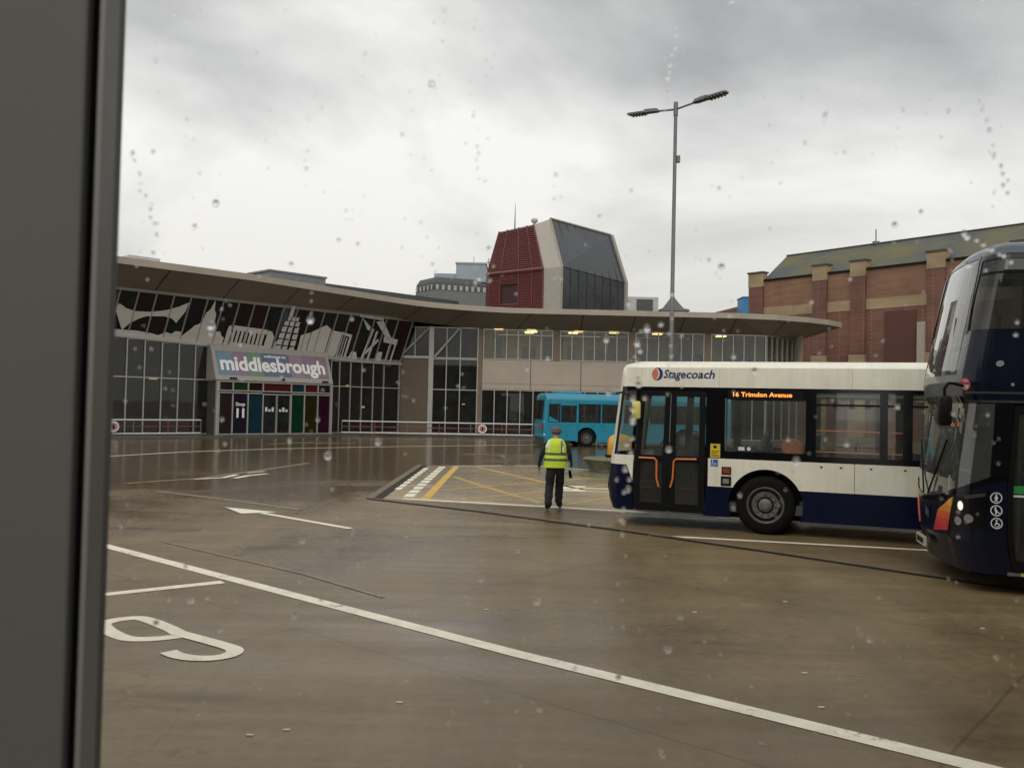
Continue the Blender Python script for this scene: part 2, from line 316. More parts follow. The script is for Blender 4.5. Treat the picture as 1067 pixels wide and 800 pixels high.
# painted markings
structure('bay_end_line',wpaint,lambda m:ribbon(m,[(-9.5,15.5),(-5.57,12.20),(.1,7.35),(2.72,5.27),(5,3.4)],.17,.004))
structure('bay_side_line',wpaint,lambda m:ribbon(m,[(-7.6,6.35),(-4.19,9.15),(-3.18,9.94)],.155,.004))
def nine(m):
    def curve(c,closed,k=6):                                 # smooth stroke through measured points
        n_=len(c); out_=[]
        for i in range(n_ if closed else n_-1):
            P=[Vector(c[(i+d)%n_] if closed else c[min(max(i+d,0),n_-1)]) for d in (-1,0,1,2)]
            for q in range(k):
                t=q/k; out_.append((P[1]*2+(P[2]-P[0])*t+(P[0]*2-P[1]*5+P[2]*4-P[3])*t*t+(P[1]*3-P[0]-P[2]*3+P[3])*t**3)*.5)
        out_.append(Vector(c[0] if closed else c[-1])); return [p[:] for p in out_]
    ribbon(m,curve([(-3.60,7.95),(-3.61,8.08),(-3.52,8.2),(-3.33,8.21),(-2.85,7.75),(-2.89,7.60),(-3.16,7.53),(-3.40,7.70)],True),.14,.004)
    ribbon(m,curve([(-2.85,7.75),(-2.43,7.46),(-2.26,7.33),(-2.20,7.24),(-2.21,7.12),(-2.31,7.03),(-2.47,7.02),(-2.61,7.08),(-2.72,7.18)],False),.14,.006)
structure('bay_number',wpaint,nine)
structure('lane_arrow',wpaint,lambda m:(ribbon(m,[(-2.55,14.33),(-4.45,16.02)],.13,.004),m.poly([(-5.36,16.74,.006),(-4.78,15.86,.006),(-4.46,16.03,.006),(-4.22,16.18,.006)])))
structure('far_lane_line',wpaint,lambda m:ribbon(m,[(-20,23.5),(-13.67,29.94),(-12.22,33.6),(-9.44,37.4),(-5.81,40.8),(1.42,46.6),(9,51.5)],.16,.004))
structure('far_lane_line_branch',wpaint2,lambda m:ribbon(m,[(-11.2,41.0),(-9.6,43.2),(-7.6,43.4)],.14,.004))
def worn(m):
    ribbon(m,[(-7.95,22.3),(-7.42,23.0),(-7.38,24.0)],.16,.004); ribbon(m,[(-7.1,22.9),(-7.0,23.8),(-6.7,24.5)],.17,.004); ribbon(m,[(-7.3,24.6),(-7.0,25.3)],.12,.004)
structure('worn_road_letters',wpaint,worn)
fadedm=mat('faded_line',(.185,.143,.083),.4,var=.3,scale=3)
structure('faded_lane_line',fadedm,lambda m:(ribbon(m,[(-9.0,20.8),(-7.9,22.6),(-7.2,25.6),(-6.6,29.0)],.22,.006),ribbon(m,[(-7.7,19.3),(-5.6,17.9),(-3.9,16.6)],.18,.006),ribbon(m,[(-4.9,12.6),(-2.4,10.5),(-1.3,9.35)],.06,.006)))
structure('bus_stand_line',wpaint,lambda m:ribbon(m,[(2.26,14.36),(6.42,13.44),(9.5,12.75)],.14,.004))
def dashes(m):
    for x,a,b,n,wd in ((-2.66,20.9,28.2,9,.2),(-2.20,19.35,29.0,11,.22)):
        st=(b-a)/n
        for k in range(n): m.quad((x-wd/2,a+k*st,.005),(x+wd/2,a+k*st,.005),(x+wd/2,a+(k+.72)*st,.005),(x-wd/2,a+(k+.72)*st,.005))
structure('crossing_studs',wpaint,dashes)
structure('island_front_line',wpaint,lambda m:ribbon(m,[(-2.27,18.93),(.58,18.14),(2.3,17.6),(4,17.0)],.16,.006))
structure('island_back_line',wpaint2,lambda m:(ribbon(m,[(-1.9,29.1),(-.3,29.9)],.3,.006),ribbon(m,[(.2,30.1),(.94,30.3),(2.4,29.0)],.2,.006)))
structure('island_stop_line',wpaint,lambda m:(m.poly([(1.22,21.5,.006),(1.82,21.5,.006),(1.98,22.9,.006),(1.3,22.9,.006)]),ribbon(m,[(1.2,21.5),(2.8,21.55)],.12,.008),ribbon(m,[(1.9,22.3),(3,22.3)],.2,.006)))
structure('yellow_edge_line',ypaint,lambda m:ribbon(m,[(-1.80,19.0),(-1.76,28.9)],.19,.005))
def ybox(m):
    ribbon(m,[(-1.56,24.9),(-.55,21.9),(.66,18.75)],.15,.006); ribbon(m,[(-1.08,29.0),(.88,23.9),(1.88,21.9)],.17,.006)
    ribbon(m,[(-1.6,20.92),(.74,23.6),(2.7,26.0)],.13,.008); ribbon(m,[(-1.04,18.95),(.66,20.99),(3.4,24.4)],.14,.008); ribbon(m,[(1.19,18.5),(2.4,20.3),(4,22.5)],.14,.008)
structure('yellow_box_hatching',ypaint2,ybox)
# pavement in front of the station
PA=Vector((-19.98,43.83,0)); DA=Vector((.7,.714,0)); NA=Vector((.714,-.7,0))
def A(t,o,z): return PA+DA*t+NA*o+Vector((0,0,z))
pv=MB(); fr=[A(-16,1.9,0),A(4.6,1.9,0),A(13.0,1.7,0),Vector((-6.5,54.6,0)),Vector((12,54.3,0)),Vector((40,57,0))]; bk=[A(-16,-12,0),A(4.6,-12,0),A(13,-12,0),Vector((-9,75,0)),Vector((12,75,0)),Vector((40,75,0))]
for i in range(len(fr)-1):
    a,b,c,d=[q+Vector((0,0,.1)) for q in (fr[i],fr[i+1],bk[i+1],bk[i])]; pv.quad(a,b,c,d)
    pv.quad(fr[i],fr[i+1],b,a)
pv.build('pavement',mat('paving',(.085,.073,.056),.35,var=.3,scale=1.2,rvar=.12),kind='structure')
# scattered litter specks on the concrete
spk=MB()
for x,y in [(-1.55,5.45),(-1.35,5.55),(-.72,6.1),(2.35,7.0),(2.2,6.2),(-.2,8.9),(1.9,9.0),(3.0,9.6),(4.6,8.6)]:
    spk.box(x-.022,x+.022,y-.012,y+.012,.0,.007)
o=spk.build('litter_specks',mat('litter',(.5,.48,.42),.6)); o['kind']='stuff'

# ------------------------------------------------------------------ bus station building
def hexa(mb,fn,u0,u1,w0,w1,z0,z1,mi=0):
    vs=[fn(u,w_,z) for u in(u0,u1) for w_ in(w0,w1) for z in(z0,z1)]
    mb.add(vs,[(0,1,3,2),(4,6,7,5),(0,4,5,1),(2,3,7,6),(0,2,6,4),(1,5,7,3)],mi)
fascm=mat('beige_fascia',(.31,.27,.21),.5,var=.1,scale=.8)
soffm=mat('brown_soffit',(.27,.225,.175),.6,var=.08,scale=.6)
brown=mat('brown_cladding',(.105,.078,.046),.55,var=.15,scale=1.5)
spandm=mat('pinkish_beige_panel',(.36,.305,.245),.5,var=.08,scale=.7)
pillm=mat('brown_pier',(.16,.115,.075),.6,var=.1)
seamm=mat('dark_joint',(.03,.026,.022),.7,var=0)
darkin=mat('dark_interior',(.085,.07,.058),.8,var=.4,scale=1.2)
paleint=mat('office_wall',(.55,.52,.40),.8,var=.2,scale=.5)
roofm=mat('grey_roof_sheet',(.10,.10,.10),.6,var=.2,scale=.6)
gdark=glass('dark_station_glass',(.36,.35,.32),.6,dirt_glare=.035)
gclear=glass('office_glass',(.80,.82,.76),.8,dirt_glare=.05)
tints={'plain':gdark}
for k_,c_ in dict(maroon=(.022,.009,.009),green=(.010,.015,.009),navy=(.009,.010,.016),teal=(.06,.092,.10)).items(): tints[k_]=mat('film_'+k_,c_,.14,spec=.35,var=.3,scale=1.1)
film=mat('white_window_film',(.60,.57,.53),.6,var=.06)
term=thing('bus_station_building','long low glazed bus station with brown overhanging roof and leaning upper windows','building',(-10,54,0))
def tb(mb,name,m,**k): return mb.build(name,m,term,world=True,**k)
def sill(t): return 5.1-.038*min(max(t,-2),15)
def ztop(t): return 8.55 if t<6 else 8.55-.026*(t-6)
def bez(a,b,c,n): return [a*(1-i/n)**2+b*2*(i/n)*(1-i/n)+c*(i/n)**2 for i in range(1,n+1)]
outer=[];inner=[];zt=[];zi=[]
ts=[-12+1.8*i for i in range(16)]
for t in ts: outer.append(A(t,3,0)); inner.append(A(t,1.3,0)); zt.append(ztop(t)); zi.append(7.35)
a0,a1=outer[-1],inner[-1]
for k,(p,q) in enumerate(zip(bez(a0,Vector((-4.8,55,0)),Vector((0,55,0)),8),bez(a1,Vector((-6.2,56.9,0)),Vector((-2.0,56.98,0)),8))):
    outer.append(p); inner.append(q); zt.append(ztop(15)+(8.1-ztop(15))*(k+1)/8); zi.append(7.35+(6.95-7.35)*(k+1)/8)
for x in (2,5,8,11,14): outer.append(Vector((x,55,0))); inner.append(Vector((x,56.98,0))); zt.append(8.1); zi.append(6.95)
for p,q in (((16.6,55.5),(16.3,57.05)),((18.8,56.5),(17.9,58.0)),((20.6,57.8),(18.9,59.2)),((22.0,59.3),(19.6,60.6))):
    outer.append(Vector((*p,0))); inner.append(Vector((*q,0))); zt.append(8.1); zi.append(6.95)
Z=lambda p,z: Vector((p.x,p.y,z))
n=len(outer); FH=.33
mb=MB()
for i in range(n-1): mb.quad(Z(outer[i],zt[i]-FH),Z(outer[i+1],zt[i+1]-FH),Z(outer[i+1],zt[i+1]),Z(outer[i],zt[i]))
# open joints in the fascia
def along(i,k): return outer[i]*(1-k)+outer[i+1]*k
joints=[]
for t in (-9.2,-5.6,-2.0,1.6,5.26,8.84,12.39):
    i=max(j for j in range(15) if ts[j]<=t); joints.append((i,(t-ts[i])/1.8))
joints+=[(17,.5),(20,.5)]
for x in (1.12,4.35,7.58,10.69,13.91):
    i=max(j for j in range(n-1) if outer[j].x<=x and j>20); joints.append((i,(x-outer[i].x)/(outer[i+1].x-outer[i].x)))
joints+=[(29,.3)]
for i,k in joints:
    sm=MB()
    p=along(i,k); d=(outer[i+1]-outer[i]).normalized(); nn=Vector((d.y,-d.x,0)); z1=zt[i]*(1-k)+zt[i+1]*k
    q=inner[i]*(1-k)+inner[i+1]*k; zq=zi[i]*(1-k)+zi[i+1]*k
    a=p+nn*.006; sm.quad(Z(a-d*.03,z1-FH),Z(a+d*.03,z1-FH),Z(a+d*.03,z1),Z(a-d*.03,z1))
    dn=Vector((0,0,-.012)); sm.quad(Z(p-d*.03,z1-FH)+dn,Z(p+d*.03,z1-FH)+dn,Z(q+d*.03,zq)+dn,Z(q-d*.03,zq)+dn); tb(sm,'panel_joint',seamm)
tb(mb,'fascia',fascm,solid=.05); 
mb=MB()
for i in range(n-1): mb.quad(Z(outer[i],zt[i]-FH),Z(inner[i],zi[i]),Z(inner[i+1],zi[i+1]),Z(outer[i+1],zt[i+1]-FH))
tb(mb,'soffit',soffm)
mb=MB()
back=[p-NA*16 if i<16 else (Vector((p.x-8*(1-min(1,(i-16)/8)),p.y+16,0)) if i<24 else Vector((p.x,p.y+16,0))) for i,p in enumerate(outer)]
for i in range(n-1): mb.quad(Z(outer[i],zt[i]),Z(outer[i+1],zt[i+1]),Z(back[i+1],zt[i+1]+.25),Z(back[i],zt[i]+.25))
tb(mb,'roof',roofm)
# plant boxes and upstand behind the roof edge
mb=MB()
hexa(mb,A,12.9,17.2,-7.2,-10,8.4,10.5); hexa(mb,A,12.8,17.3,-7.15,-10.1,10.5,10.62); tb(mb,'roof_plant_room',mat('grey_plant_cladding',(.16,.165,.17),.5,var=.15))
mb=MB(); hexa(mb,A,17.2,30,-7.6,-11,8.3,10.25); tb(mb,'roof_upstand',mat('dark_grey_upstand',(.07,.072,.075),.5,var=.15))
mb=MB(); hexa(mb,A,1.0,2.6,-.5,-2,8.6,9.25); tb(mb,'roof_vent_box',mat('pale_vent_box',(.5,.49,.46),.5))

def window(fn,u0,u1,zs,gm,last=False,bar=.03,frm=alu,parent=None,name='window',splits=()):
    """one glazed bay: panes between the given levels, and its frame as a sub-part"""
    gm_=MB()
    us=[u0,*splits,u1]
    for a,b in zip(zs,zs[1:]):
        for c,d in zip(us,us[1:]): gm_.quad(fn(c,-.03,a),fn(d,-.03,a),fn(d,-.03,b),fn(c,-.03,b))
    o=gm_.build(name,gm,parent or term,world=parent is None)
    f=MB()
    e=[u0]+list(splits)+([u1] if last else [])
    for u in e: hexa(f,fn,u-bar,u+bar,-.08,.05,zs[0],zs[-1])
    for i,z in enumerate(zs):
        for c,d in zip(us,us[1:]):
            zz0=z if i==0 else z-bar*(2 if i==len(zs)-1 else 1); hexa(f,fn,c+bar,d-(bar if (last or d!=u1) else bar),-.07,.04,zz0,zz0+2*bar)
    fo=f.build('frame',frm,o)
    if parent is None: fo.matrix_parent_inverse=Matrix.Identity(4); 
    return o
# ground floor of the left wing
lows=[-6.36+.9*i for i in range(13)]+[5.28]
lows=[t for t in lows if t<5.2 and abs(t-5.28)>.3]+[5.28]
for i,(a,b) in enumerate(zip(lows,lows[1:])): window(A,a,b,[.12,3.03,sill(a)-.08],gdark,last=(i==len(lows)-2))
rights=[13.0,13.6,14.4,15.24,16.11,16.93,18.16]
for i,(a,b) in enumerate(zip(rights,rights[1:])): window(A,a,b,[.12,2.95,4.5],gdark,last=(i==len(rights)-2))
# sill band and wall strip beside the porch
mb=MB()
for a,b in zip([-8,0,5.1,9,12.36,15],[0,5.1,9,12.36,15,18.3]):
    vs=[A(t,o_,sill(t)+dz) for t in(a,b) for o_ in(-.1,.12) for dz in(-.08,.06)]
    mb.add(vs,[(0,1,3,2),(4,6,7,5),(0,4,5,1),(2,3,7,6),(0,2,6,4),(1,5,7,3)])
tb(mb,'sill',alu)
mb=MB(); hexa(mb,A,5.31,5.6,-.25,.0,.1,5.0); hexa(mb,A,12.2,12.97,-.25,-.1,.1,4.6); tb(mb,'wall_strip',mat('dark_grey_cladding',(.075,.066,.056),.5))
# leaning upper windows
def lean(t,w_,h): s=sill(t)+.06; return A(t,1.3*h+w_*.87,s+(7.35-s)*h-w_*.5)
cyc=['green','maroon','maroon','green','navy','plain','plain','maroon','maroon','plain','teal','maroon','plain','plain','plain','maroon','green','navy','plain','maroon','green','plain','maroon','maroon','green','plain','navy','maroon']
ups=[-6.36+.9*i for i in range(28)]
ups=[t for t in ups if t<17.9]+[18.2]
for i,(a,b) in enumerate(zip(ups,ups[1:])): window(lean,a,b,[0,1],tints[cyc[(i+21)%28]],last=(i==len(ups)-2),bar=.028)
# white skyline cut-outs stuck on the leaning glass (plain stand-ins)
def graphic(pts_list,dy=.03):
    mb=MB()
    for pts in pts_list: mb.slab([lean(t,dy,h) for t,h in pts],lean(5,.012,.5)-lean(5,0,.5))
    return tb(mb,'skyline_graphic',film)
graphic([[(-.1,.55),(.05,.66),(.45,.57),(.9,.53),(1.67,.55),(2.4,.62),(3.0,.72),(3.5,.84),(3.42,.64),(3.1,.38),(2.81,.46),(2.4,.49),(1.91,.47),(1.5,.45),(1.16,.38),(.79,.27),(.5,.1),(.25,.28)]])
graphic([[(-6,.03),(-5.4,.2),(-4.2,.12),(-3.3,.3),(-2.2,.1),(-1.2,.16),(0,.1),(1.2,.12),(2,.1),(2.35,.07),(2.7,.16),(3.0,.13),(3.2,.2),(3.5,.2),(3.6,.12),(4.0,.3),(4.1,.36),(4.3,.4),(4.45,.45),(4.55,.66),(4.72,.74),(4.86,.95),(4.96,.74),(5.1,.66),(5.14,.5),(5.3,.38),(5.34,.28),(5.6,.3),(5.75,.2),(5.9,.18),(5.9,.02),(-6,.0)]])
th=[[(5.98,.02),(5.98,.36),(6.2,.36),(6.2,.02)]]
th.append([(6.3,.36),(6.3,.46),(8.35,.44),(8.35,.34)]); th.append([(6.3,.02),(6.3,.10),(8.7,.09),(8.7,.02)])
for k in range(8): th.append([(6.32+.25*k,.10),(6.32+.25*k,.36),(6.47+.25*k,.36),(6.47+.25*k,.10)])
th+=[[(8.37,.02),(8.37,.42),(8.62,.42),(8.85,.3),(8.85,.02)],[(6.0,.36),(6.0,.42),(6.14,.46),(6.2,.36)]]
graphic(th)
tw=[]
for k,(h0,h1,wd) in enumerate([(.02,.12,.62),(.16,.26,.62),(.30,.40,.6),(.44,.54,.56),(.58,.66,.5),(.69,.76,.36)]):
    c=9.75
    for q in range(3): tw.append([(c-wd+q*wd*.7,h0),(c-wd+q*wd*.7,h1),(c-wd+q*wd*.7+wd*.5,h1+.02),(c-wd+q*wd*.7+wd*.5,h0)])
tw.append([(9.4,.77),(9.4,1.0),(9.62,1.0),(9.62,.77)]); tw.append([(9.0,.02),(9.0,.2),(9.1,.22),(9.1,.02)])
graphic(tw)
graphic([[(10.55,.02),(10.5,.40),(11.1,.49),(11.1,.02)],[(11.15,.02),(11.15,.5),(12.0,.68),(12.38,.60),(12.38,.02)],[(12.45,.02),(12.45,.58),(13.2,.56),(13.2,.1),(13.05,.02)],
 [(13.25,.02),(13.25,.5),(13.32,.5),(13.32,.02)],[(13.42,.02),(13.42,.48),(13.5,.48),(13.5,.02)],[(13.6,.02),(13.6,.46),(13.68,.46),(13.68,.02)],[(13.2,.52),(13.2,.57),(13.95,.53),(13.95,.02),(13.8,.02),(13.8,.48)]])
graphic([[(14.1,.93),(14.1,.98),(15.9,.96),(15.9,.9)],[(14.3,.92),(15.1,.74),(15.1,.66),(14.9,.68)],[(15.9,.9),(17.0,.5),(16.6,.5),(15.4,.86)],[(15.05,.02),(15.25,.7),(15.42,.7),(15.2,.02)],[(15.5,.02),(15.6,.66),(15.75,.66),(15.65,.02)],
 [(16.3,.56),(17.45,.52),(17.45,.40),(16.4,.44)],[(17.3,.02),(17.3,.4),(17.42,.4),(17.42,.02)],[(16.9,.02),(16.9,.4),(16.98,.4),(16.98,.02)],[(14.1,.02),(14.25,.18),(14.6,.18),(14.8,.02)],[(16.1,.02),(16.2,.22),(16.55,.22),(16.6,.02)],[(15.2,.2),(15.9,.5),(16.0,.46),(15.3,.14)]])
# ---- entrance porch
pts=[5.34,6.13,7.03,7.92,9.70,10.57,11.46,12.32]
PO=lambda t,w_,z: A(t,1.0+w_,z)
pg={k:mat('porch_'+k,tuple(.32*q_ for q_ in c),.12,spec=.35,var=.25,scale=1.5) for k,c in dict(dusk=(.035,.018,.018),navy=(.018,.016,.055),teal=(.006,.075,.11),green=(.010,.085,.028),olive=(.060,.052,.010),magenta=(.085,.010,.045),red=(.17,.018,.028)).items()}; pg['clear']=glass('porch_clear',(.22,.23,.2),.8)
cols=['dusk','navy','teal',None,'green','olive','magenta']; tops=['dusk','green','dusk','red','teal','red','dusk']
for i,(a,b) in enumerate(zip(pts,pts[1:])):
    if cols[i]: window(PO,a,b,[.12,2.4],pg[cols[i]],last=(i==6),bar=.03,name='porch_panel')
    window(PO,a,b,[2.46,3.0],pg[tops[i]],last=(i==6),bar=.03,name='porch_top_light')
for k,(a,b) in enumerate(((7.95,8.80),(8.82,9.67))):
    d_=window(lambda t,w_,z:A(t,.97+w_,z),a,b,[.12,2.36],pg['clear'],last=True,bar=.03,name='door')
    m=MB(); 
    for q in range(3):
        t0=a+.12+.2*q; hexa(m,PO,t0,t0+.14,.03,.036,1.38,1.38+(.24 if (q+k)%2==0 else .13))
    m.build('door_sign',film,d_).matrix_parent_inverse=Matrix.Identity(4)
mb=MB()
for t in (5.24,12.39): hexa(mb,A,t-.06,t+.06,.90,1.05,.1,3.0)
hexa(mb,A,5.13,12.46,-.05,.94,2.98,3.04)
tb(mb,'porch_frame',alu)
mb=MB(); hexa(mb,A,5.20,5.27,-.05,.90,.1,3.0); hexa(mb,A,12.36,12.43,-.05,.90,.1,3.0); tb(mb,'porch_side_wall',MATS['dark_grey_cladding'])
mb=MB(); lettering(mb,'Stop',lambda x,y:A(6.30+x,1.035,1.68+y),width=.56,size=.26,bold=.006); lettering(mb,'11',lambda x,y:A(6.36+x,1.035,1.06+y),width=.46,size=.66,bold=.03); tb(mb,'stop_number',mat('white_lettering',(.75,.73,.70),.5,var=0))
# welcome sign: a sloped box over the porch
sign=thing('welcome_sign','sloped multicoloured sign reading welcome to middlesbrough over the station doors','sign',A(8.8,.7,3.05))
def Sg(t,w_,q): return A(t,1.06-.74*q+w_*.93,3.05+1.88*q+w_*.37)
def sb(mb,name,m): o=mb.build(name,m,sign,world=True); o.matrix_parent_inverse=Matrix.Translation(-A(8.8,.7,3.05)); return o
m=MB(); vs=[A(t,o_,z) for t in(5.1,12.44) for o_,z in((1.08,3.05),(.33,4.93),(-.02,4.93),(-.02,3.05))]
m.add(vs,[(0,1,2,3),(7,6,5,4),(0,4,5,1),(1,5,6,2),(2,6,7,3),(3,7,4,0)]); sb(m,'casing',mat('sign_casing',(.30,.275,.24),.5,var=.05))
ed=[5.30,6.20,7.15,8.0,9.75,10.58,11.44,12.26]
pc=[(.10,.20,.26),(.20,.13,.20),(.11,.20,.13),(.08,.10,.17),(.23,.15,.19),(.20,.12,.19),(.19,.12,.16)]
for i in range(7):
    m=MB(); hexa(m,Sg,ed[i]+.015,ed[i+1]-.015,.012,.03,.14,.83); p=sb(m,'sign_panel',mat('sign_colour_'+'abcdefg'[i],pc[i],.4,var=.12,scale=2))
wl=mat('white_lettering',(.75,.73,.70),.5,var=0)
m=MB(); lettering(m,'middlesbrough',lambda x,y:Sg(5.48+x,.042,.29+y/2.02),width=6.55,size=1.14,bold=.036); sb(m,'town_name',wl)
m=MB(); lettering(m,'welcome to',lambda x,y:Sg(8.15+x,.042,.705+y/2.02),width=1.4,size=.21,bold=.008); sb(m,'greeting',wl)
m=MB(); hexa(m,Sg,9.05,9.2,.05,.12,.03,.10); hexa(m,Sg,5.9,6.3,.03,.09,.02,.06); hexa(m,Sg,11.7,12.1,.03,.09,.02,.06); sb(m,'door_sensor',blackp)
# ---- corner between the wings
B=lambda x,w_,z: Vector((x,57-w_,z))
mb=MB()
for k in range(16):
    hexa(mb,B,-7.25,-5.38,-.1,.0,.1+k*.302,.1+k*.302+.295)
hexa(mb,B,-7.25,-5.38,-.12,-.02,.1,4.93); tb(mb,'timber_panel',brown)
mb=MB(); hexa(mb,B,-7.34,-7.22,-.1,.06,.1,5.0); hexa(mb,B,-5.40,-5.12,-.1,.06,.1,7.0); hexa(mb,B,-7.3,-5.2,-.1,.07,4.93,5.03); tb(mb,'corner_post',alu)
mb=MB(); 
for (x0,z0,x1,z1) in ((-7.2,5.05,-5.4,6.9),(-5.0,5.05,-3.4,6.95)): mb.tube([(x0,56.85,z0),(x1,56.85,z1)],.075,8)
tb(mb,'strut',mat('pale_strut',(.40,.385,.36),.45,var=.05),smooth=True)
bx=[-5.12,-4.25,-3.37,-2.25]
for i,(a,b) in enumerate(zip(bx,bx[1:])): window(B,a,b,[.12,2.95,4.95],gdark,last=(i==2)); 
for i,(a,b) in enumerate(zip([-7.2,-6.3,-5.4],[-6.3,-5.4,-5.4])):
    if b>a: window(B,a,b,[5.03,6.98],tints['maroon' if i else 'green'])
for i,(a,b) in enumerate(zip(bx,bx[1:])): window(B,a,b,[4.97,6.98],tints['maroon' if i==0 else 'plain'],last=(i==2))
# ---- right wing
mb=MB(); hexa(mb,B,-2.22,-1.95,-.15,.05,.1,6.95); tb(mb,'corner_post',pillm)
mb=MB()
edges=[-1.95,1.18,4.42,7.65,10.8,13.95,16.3]
for a,b in zip(edges,edges[1:]):
    hexa(mb,B,a+.02,b-.02,-.1,.03,3.42,4.94); hexa(mb,B,a+.02,b-.02,-.1,.06,3.06,3.40)
hexa(mb,B,-1.95,16.3,-.12,.0,3.07,4.93,1)
C0=Vector((16.35,57,0)); C1=Vector((19.2,59.6,0)); CD=(C1-C0).normalized(); CN=Vector((CD.y,-CD.x,0)); CL=(C1-C0).length
Cf=lambda u,w_,z: C0+CD*u+CN*w_+Vector((0,0,z))
hexa(mb,Cf,.02,CL,-.1,.03,3.42,4.94); hexa(mb,Cf,.02,CL,-.1,.06,3.06,3.40)
tb(mb,'spandrel',[spandm,seamm])
grp=[(-1.88,2.56),(3.08,7.43),(7.92,12.31),(12.8,16.3)]
for a,b in grp:
    k=6 if b-a>4 else 5; st=(b-a)/k
    window(B,a,b,[4.97,6.93],gclear,last=True,bar=.03,splits=[a+st*j for j in range(1,k)])
window(Cf,.05,CL-.05,[4.97,6.93],gclear,last=True,bar=.03,splits=[.05+(CL-.1)*j/6 for j in range(1,6)])
for (a,b) in ((2.58,3.06),(7.45,7.90),(12.33,12.78)):
    m=MB(); hexa(m,B,a,b,-.2,.02,4.95,6.94); tb(m,'pier',pillm)
lb=[-1.95+.83*j for j in range(22)]+[16.3]
for i,(a,b) in enumerate(zip(lb,lb[1:])): window(B,a,b,[.12,3.04],gdark,last=(i==len(lb)-2))
window(Cf,.05,CL-.05,[.12,3.04],gdark,last=True,splits=[.05+(CL-.1)*j/4 for j in range(1,4)])
# ---- inside
mb=MB()
mb.quad(A(-12,-8,.1),A(16,-8,.1),A(16,-8,8.5),A(-12,-8,8.7)); mb.quad(A(16,-8,.1),Vector((-2,66,.1)),Vector((-2,66,8.2)),A(16,-8,8.5)); mb.quad(Vector((-2,66,.1)),Vector((20,66,.1)),Vector((20,66,4.8)),Vector((-2,66,4.8)))
mb.quad(A(-12,-8,.1),A(-12,.0,.1),A(-12,0,8.6),A(-12,-8,8.7))
for t in (-3,1.5,6.5,11.5,15.5): hexa(mb,A,t-.3,t+.3,-4.2,-3.6,.1,7.6)
for t,zz in ((-2,1.1),(3.2,2.2),(9,1.0),(14,2.1)): hexa(mb,A,t-1.1,t+1.1,-6,-5,.1,zz)
tb(mb,'inside_wall',darkin)
mb=MB(); mb.quad(Vector((-2.1,57.3,4.85)),Vector((18.8,59,4.85)),Vector((18.8,66,4.85)),Vector((-2.1,66,4.85))); mb.quad(Vector((-2.1,63,4.9)),Vector((19,63,4.9)),Vector((19,63,7.05)),Vector((-2.1,63,7.05)))
for x in (-2.1,6.2,12.5,18.9): mb.quad(Vector((x,57.6,4.9)),Vector((x,63,4.9)),Vector((x,63,7.05)),Vector((x,57.6,7.05)))
for x,wd,h in ((-1.2,.5,1.5),(.6,.9,1.0),(2.0,.7,1.6),(3.6,.5,1.2),(4.9,1.2,.9),(6.7,.6,1.7),(8.6,1.1,1.1),(10.4,.5,1.6),(11.6,.8,.8),(14,.9,1.4),(15.6,.6,1.0)): mb.box(x,x+wd,58.0,58.5,4.88,4.88+h,1)
tb(mb,'office_interior',[paleint,mat('office_furniture',(.07,.07,.065),.7,var=.4,scale=2)])
mb=MB(); mb.quad(Vector((-2.1,57.2,7.08)),Vector((19,59,7.08)),Vector((19,63.2,7.08)),Vector((-2.1,63.2,7.08))); tb(mb,'office_ceiling',mat('ceiling_tile',(.45,.44,.40),.8))
for x,y in ((-.95,58.2),(1.2,58.2),(1.3,59.3),(1.1,60.2),(4.35,58.4),(4.05,59.6),(6.7,58.6),(9.6,58.8),(14.0,59.5)):
    m=MB(); m.box(x-.3,x+.3,y-.3,y+.3,6.98,7.03); tb(m,'ceiling_light',warm)
for t,o_,z in ((3.1,-2.2,3.05),(3.35,-2.4,3.05),(14.1,-3,1.9),(14.15,-2.8,1.55),(16.0,-2.5,3.05),(17.2,-2.5,1.7)):
    m=MB(); m.box(-.12,.12,-.06,.06,-.06,.06,M=Matrix.Translation(A(t,o_,z))); tb(m,'inside_lamp',warm2)
m=MB(); m.box(-3.3,-3.1,59,59.05,2.0,2.08); tb(m,'inside_lamp',warm2)

# ------------------------------------------------------------------ guard rails and round signs in front of the glass
redm=mat('faded_red_rail',(.22,.045,.025),.5,var=.2)
def guard_rail(label,p0,p1):
    p0,p1=Vector(p0),Vector(p1); L_=(p1-p0).length; d=(p1-p0).normalized(); r=thing('guard_rail',label,'guard rail',p0,math.atan2(d.y,d.x),'white guard rails along the station front')
    for z in (.88,.20):
        m=MB(); m.tube([(0,0,z),(L_,0,z)],.038,8); m.build('rail',wmet,r,smooth=True)
    m=MB(); m.tube([(0,0.02,.55),(L_,0.02,.55)],.028,6); m.build('mid_rail',redm,r,smooth=True)
    k=max(2,round(L_/1.9))
    for i in range(k+1):
        m=MB(); x=L_*i/k; m.box(x-.025,x+.025,-.02,.03,.09,.90); m.build('post',redm if i%2 else steel,r)
guard_rail('white guard rail with red middle bar left of the sign porch',A(-6,.55,0),A(4.6,.55,0))
guard_rail('long white guard rail between the sign porch and the turquoise bus',(-10.1,52.9,0),(1.35,55.0,0))
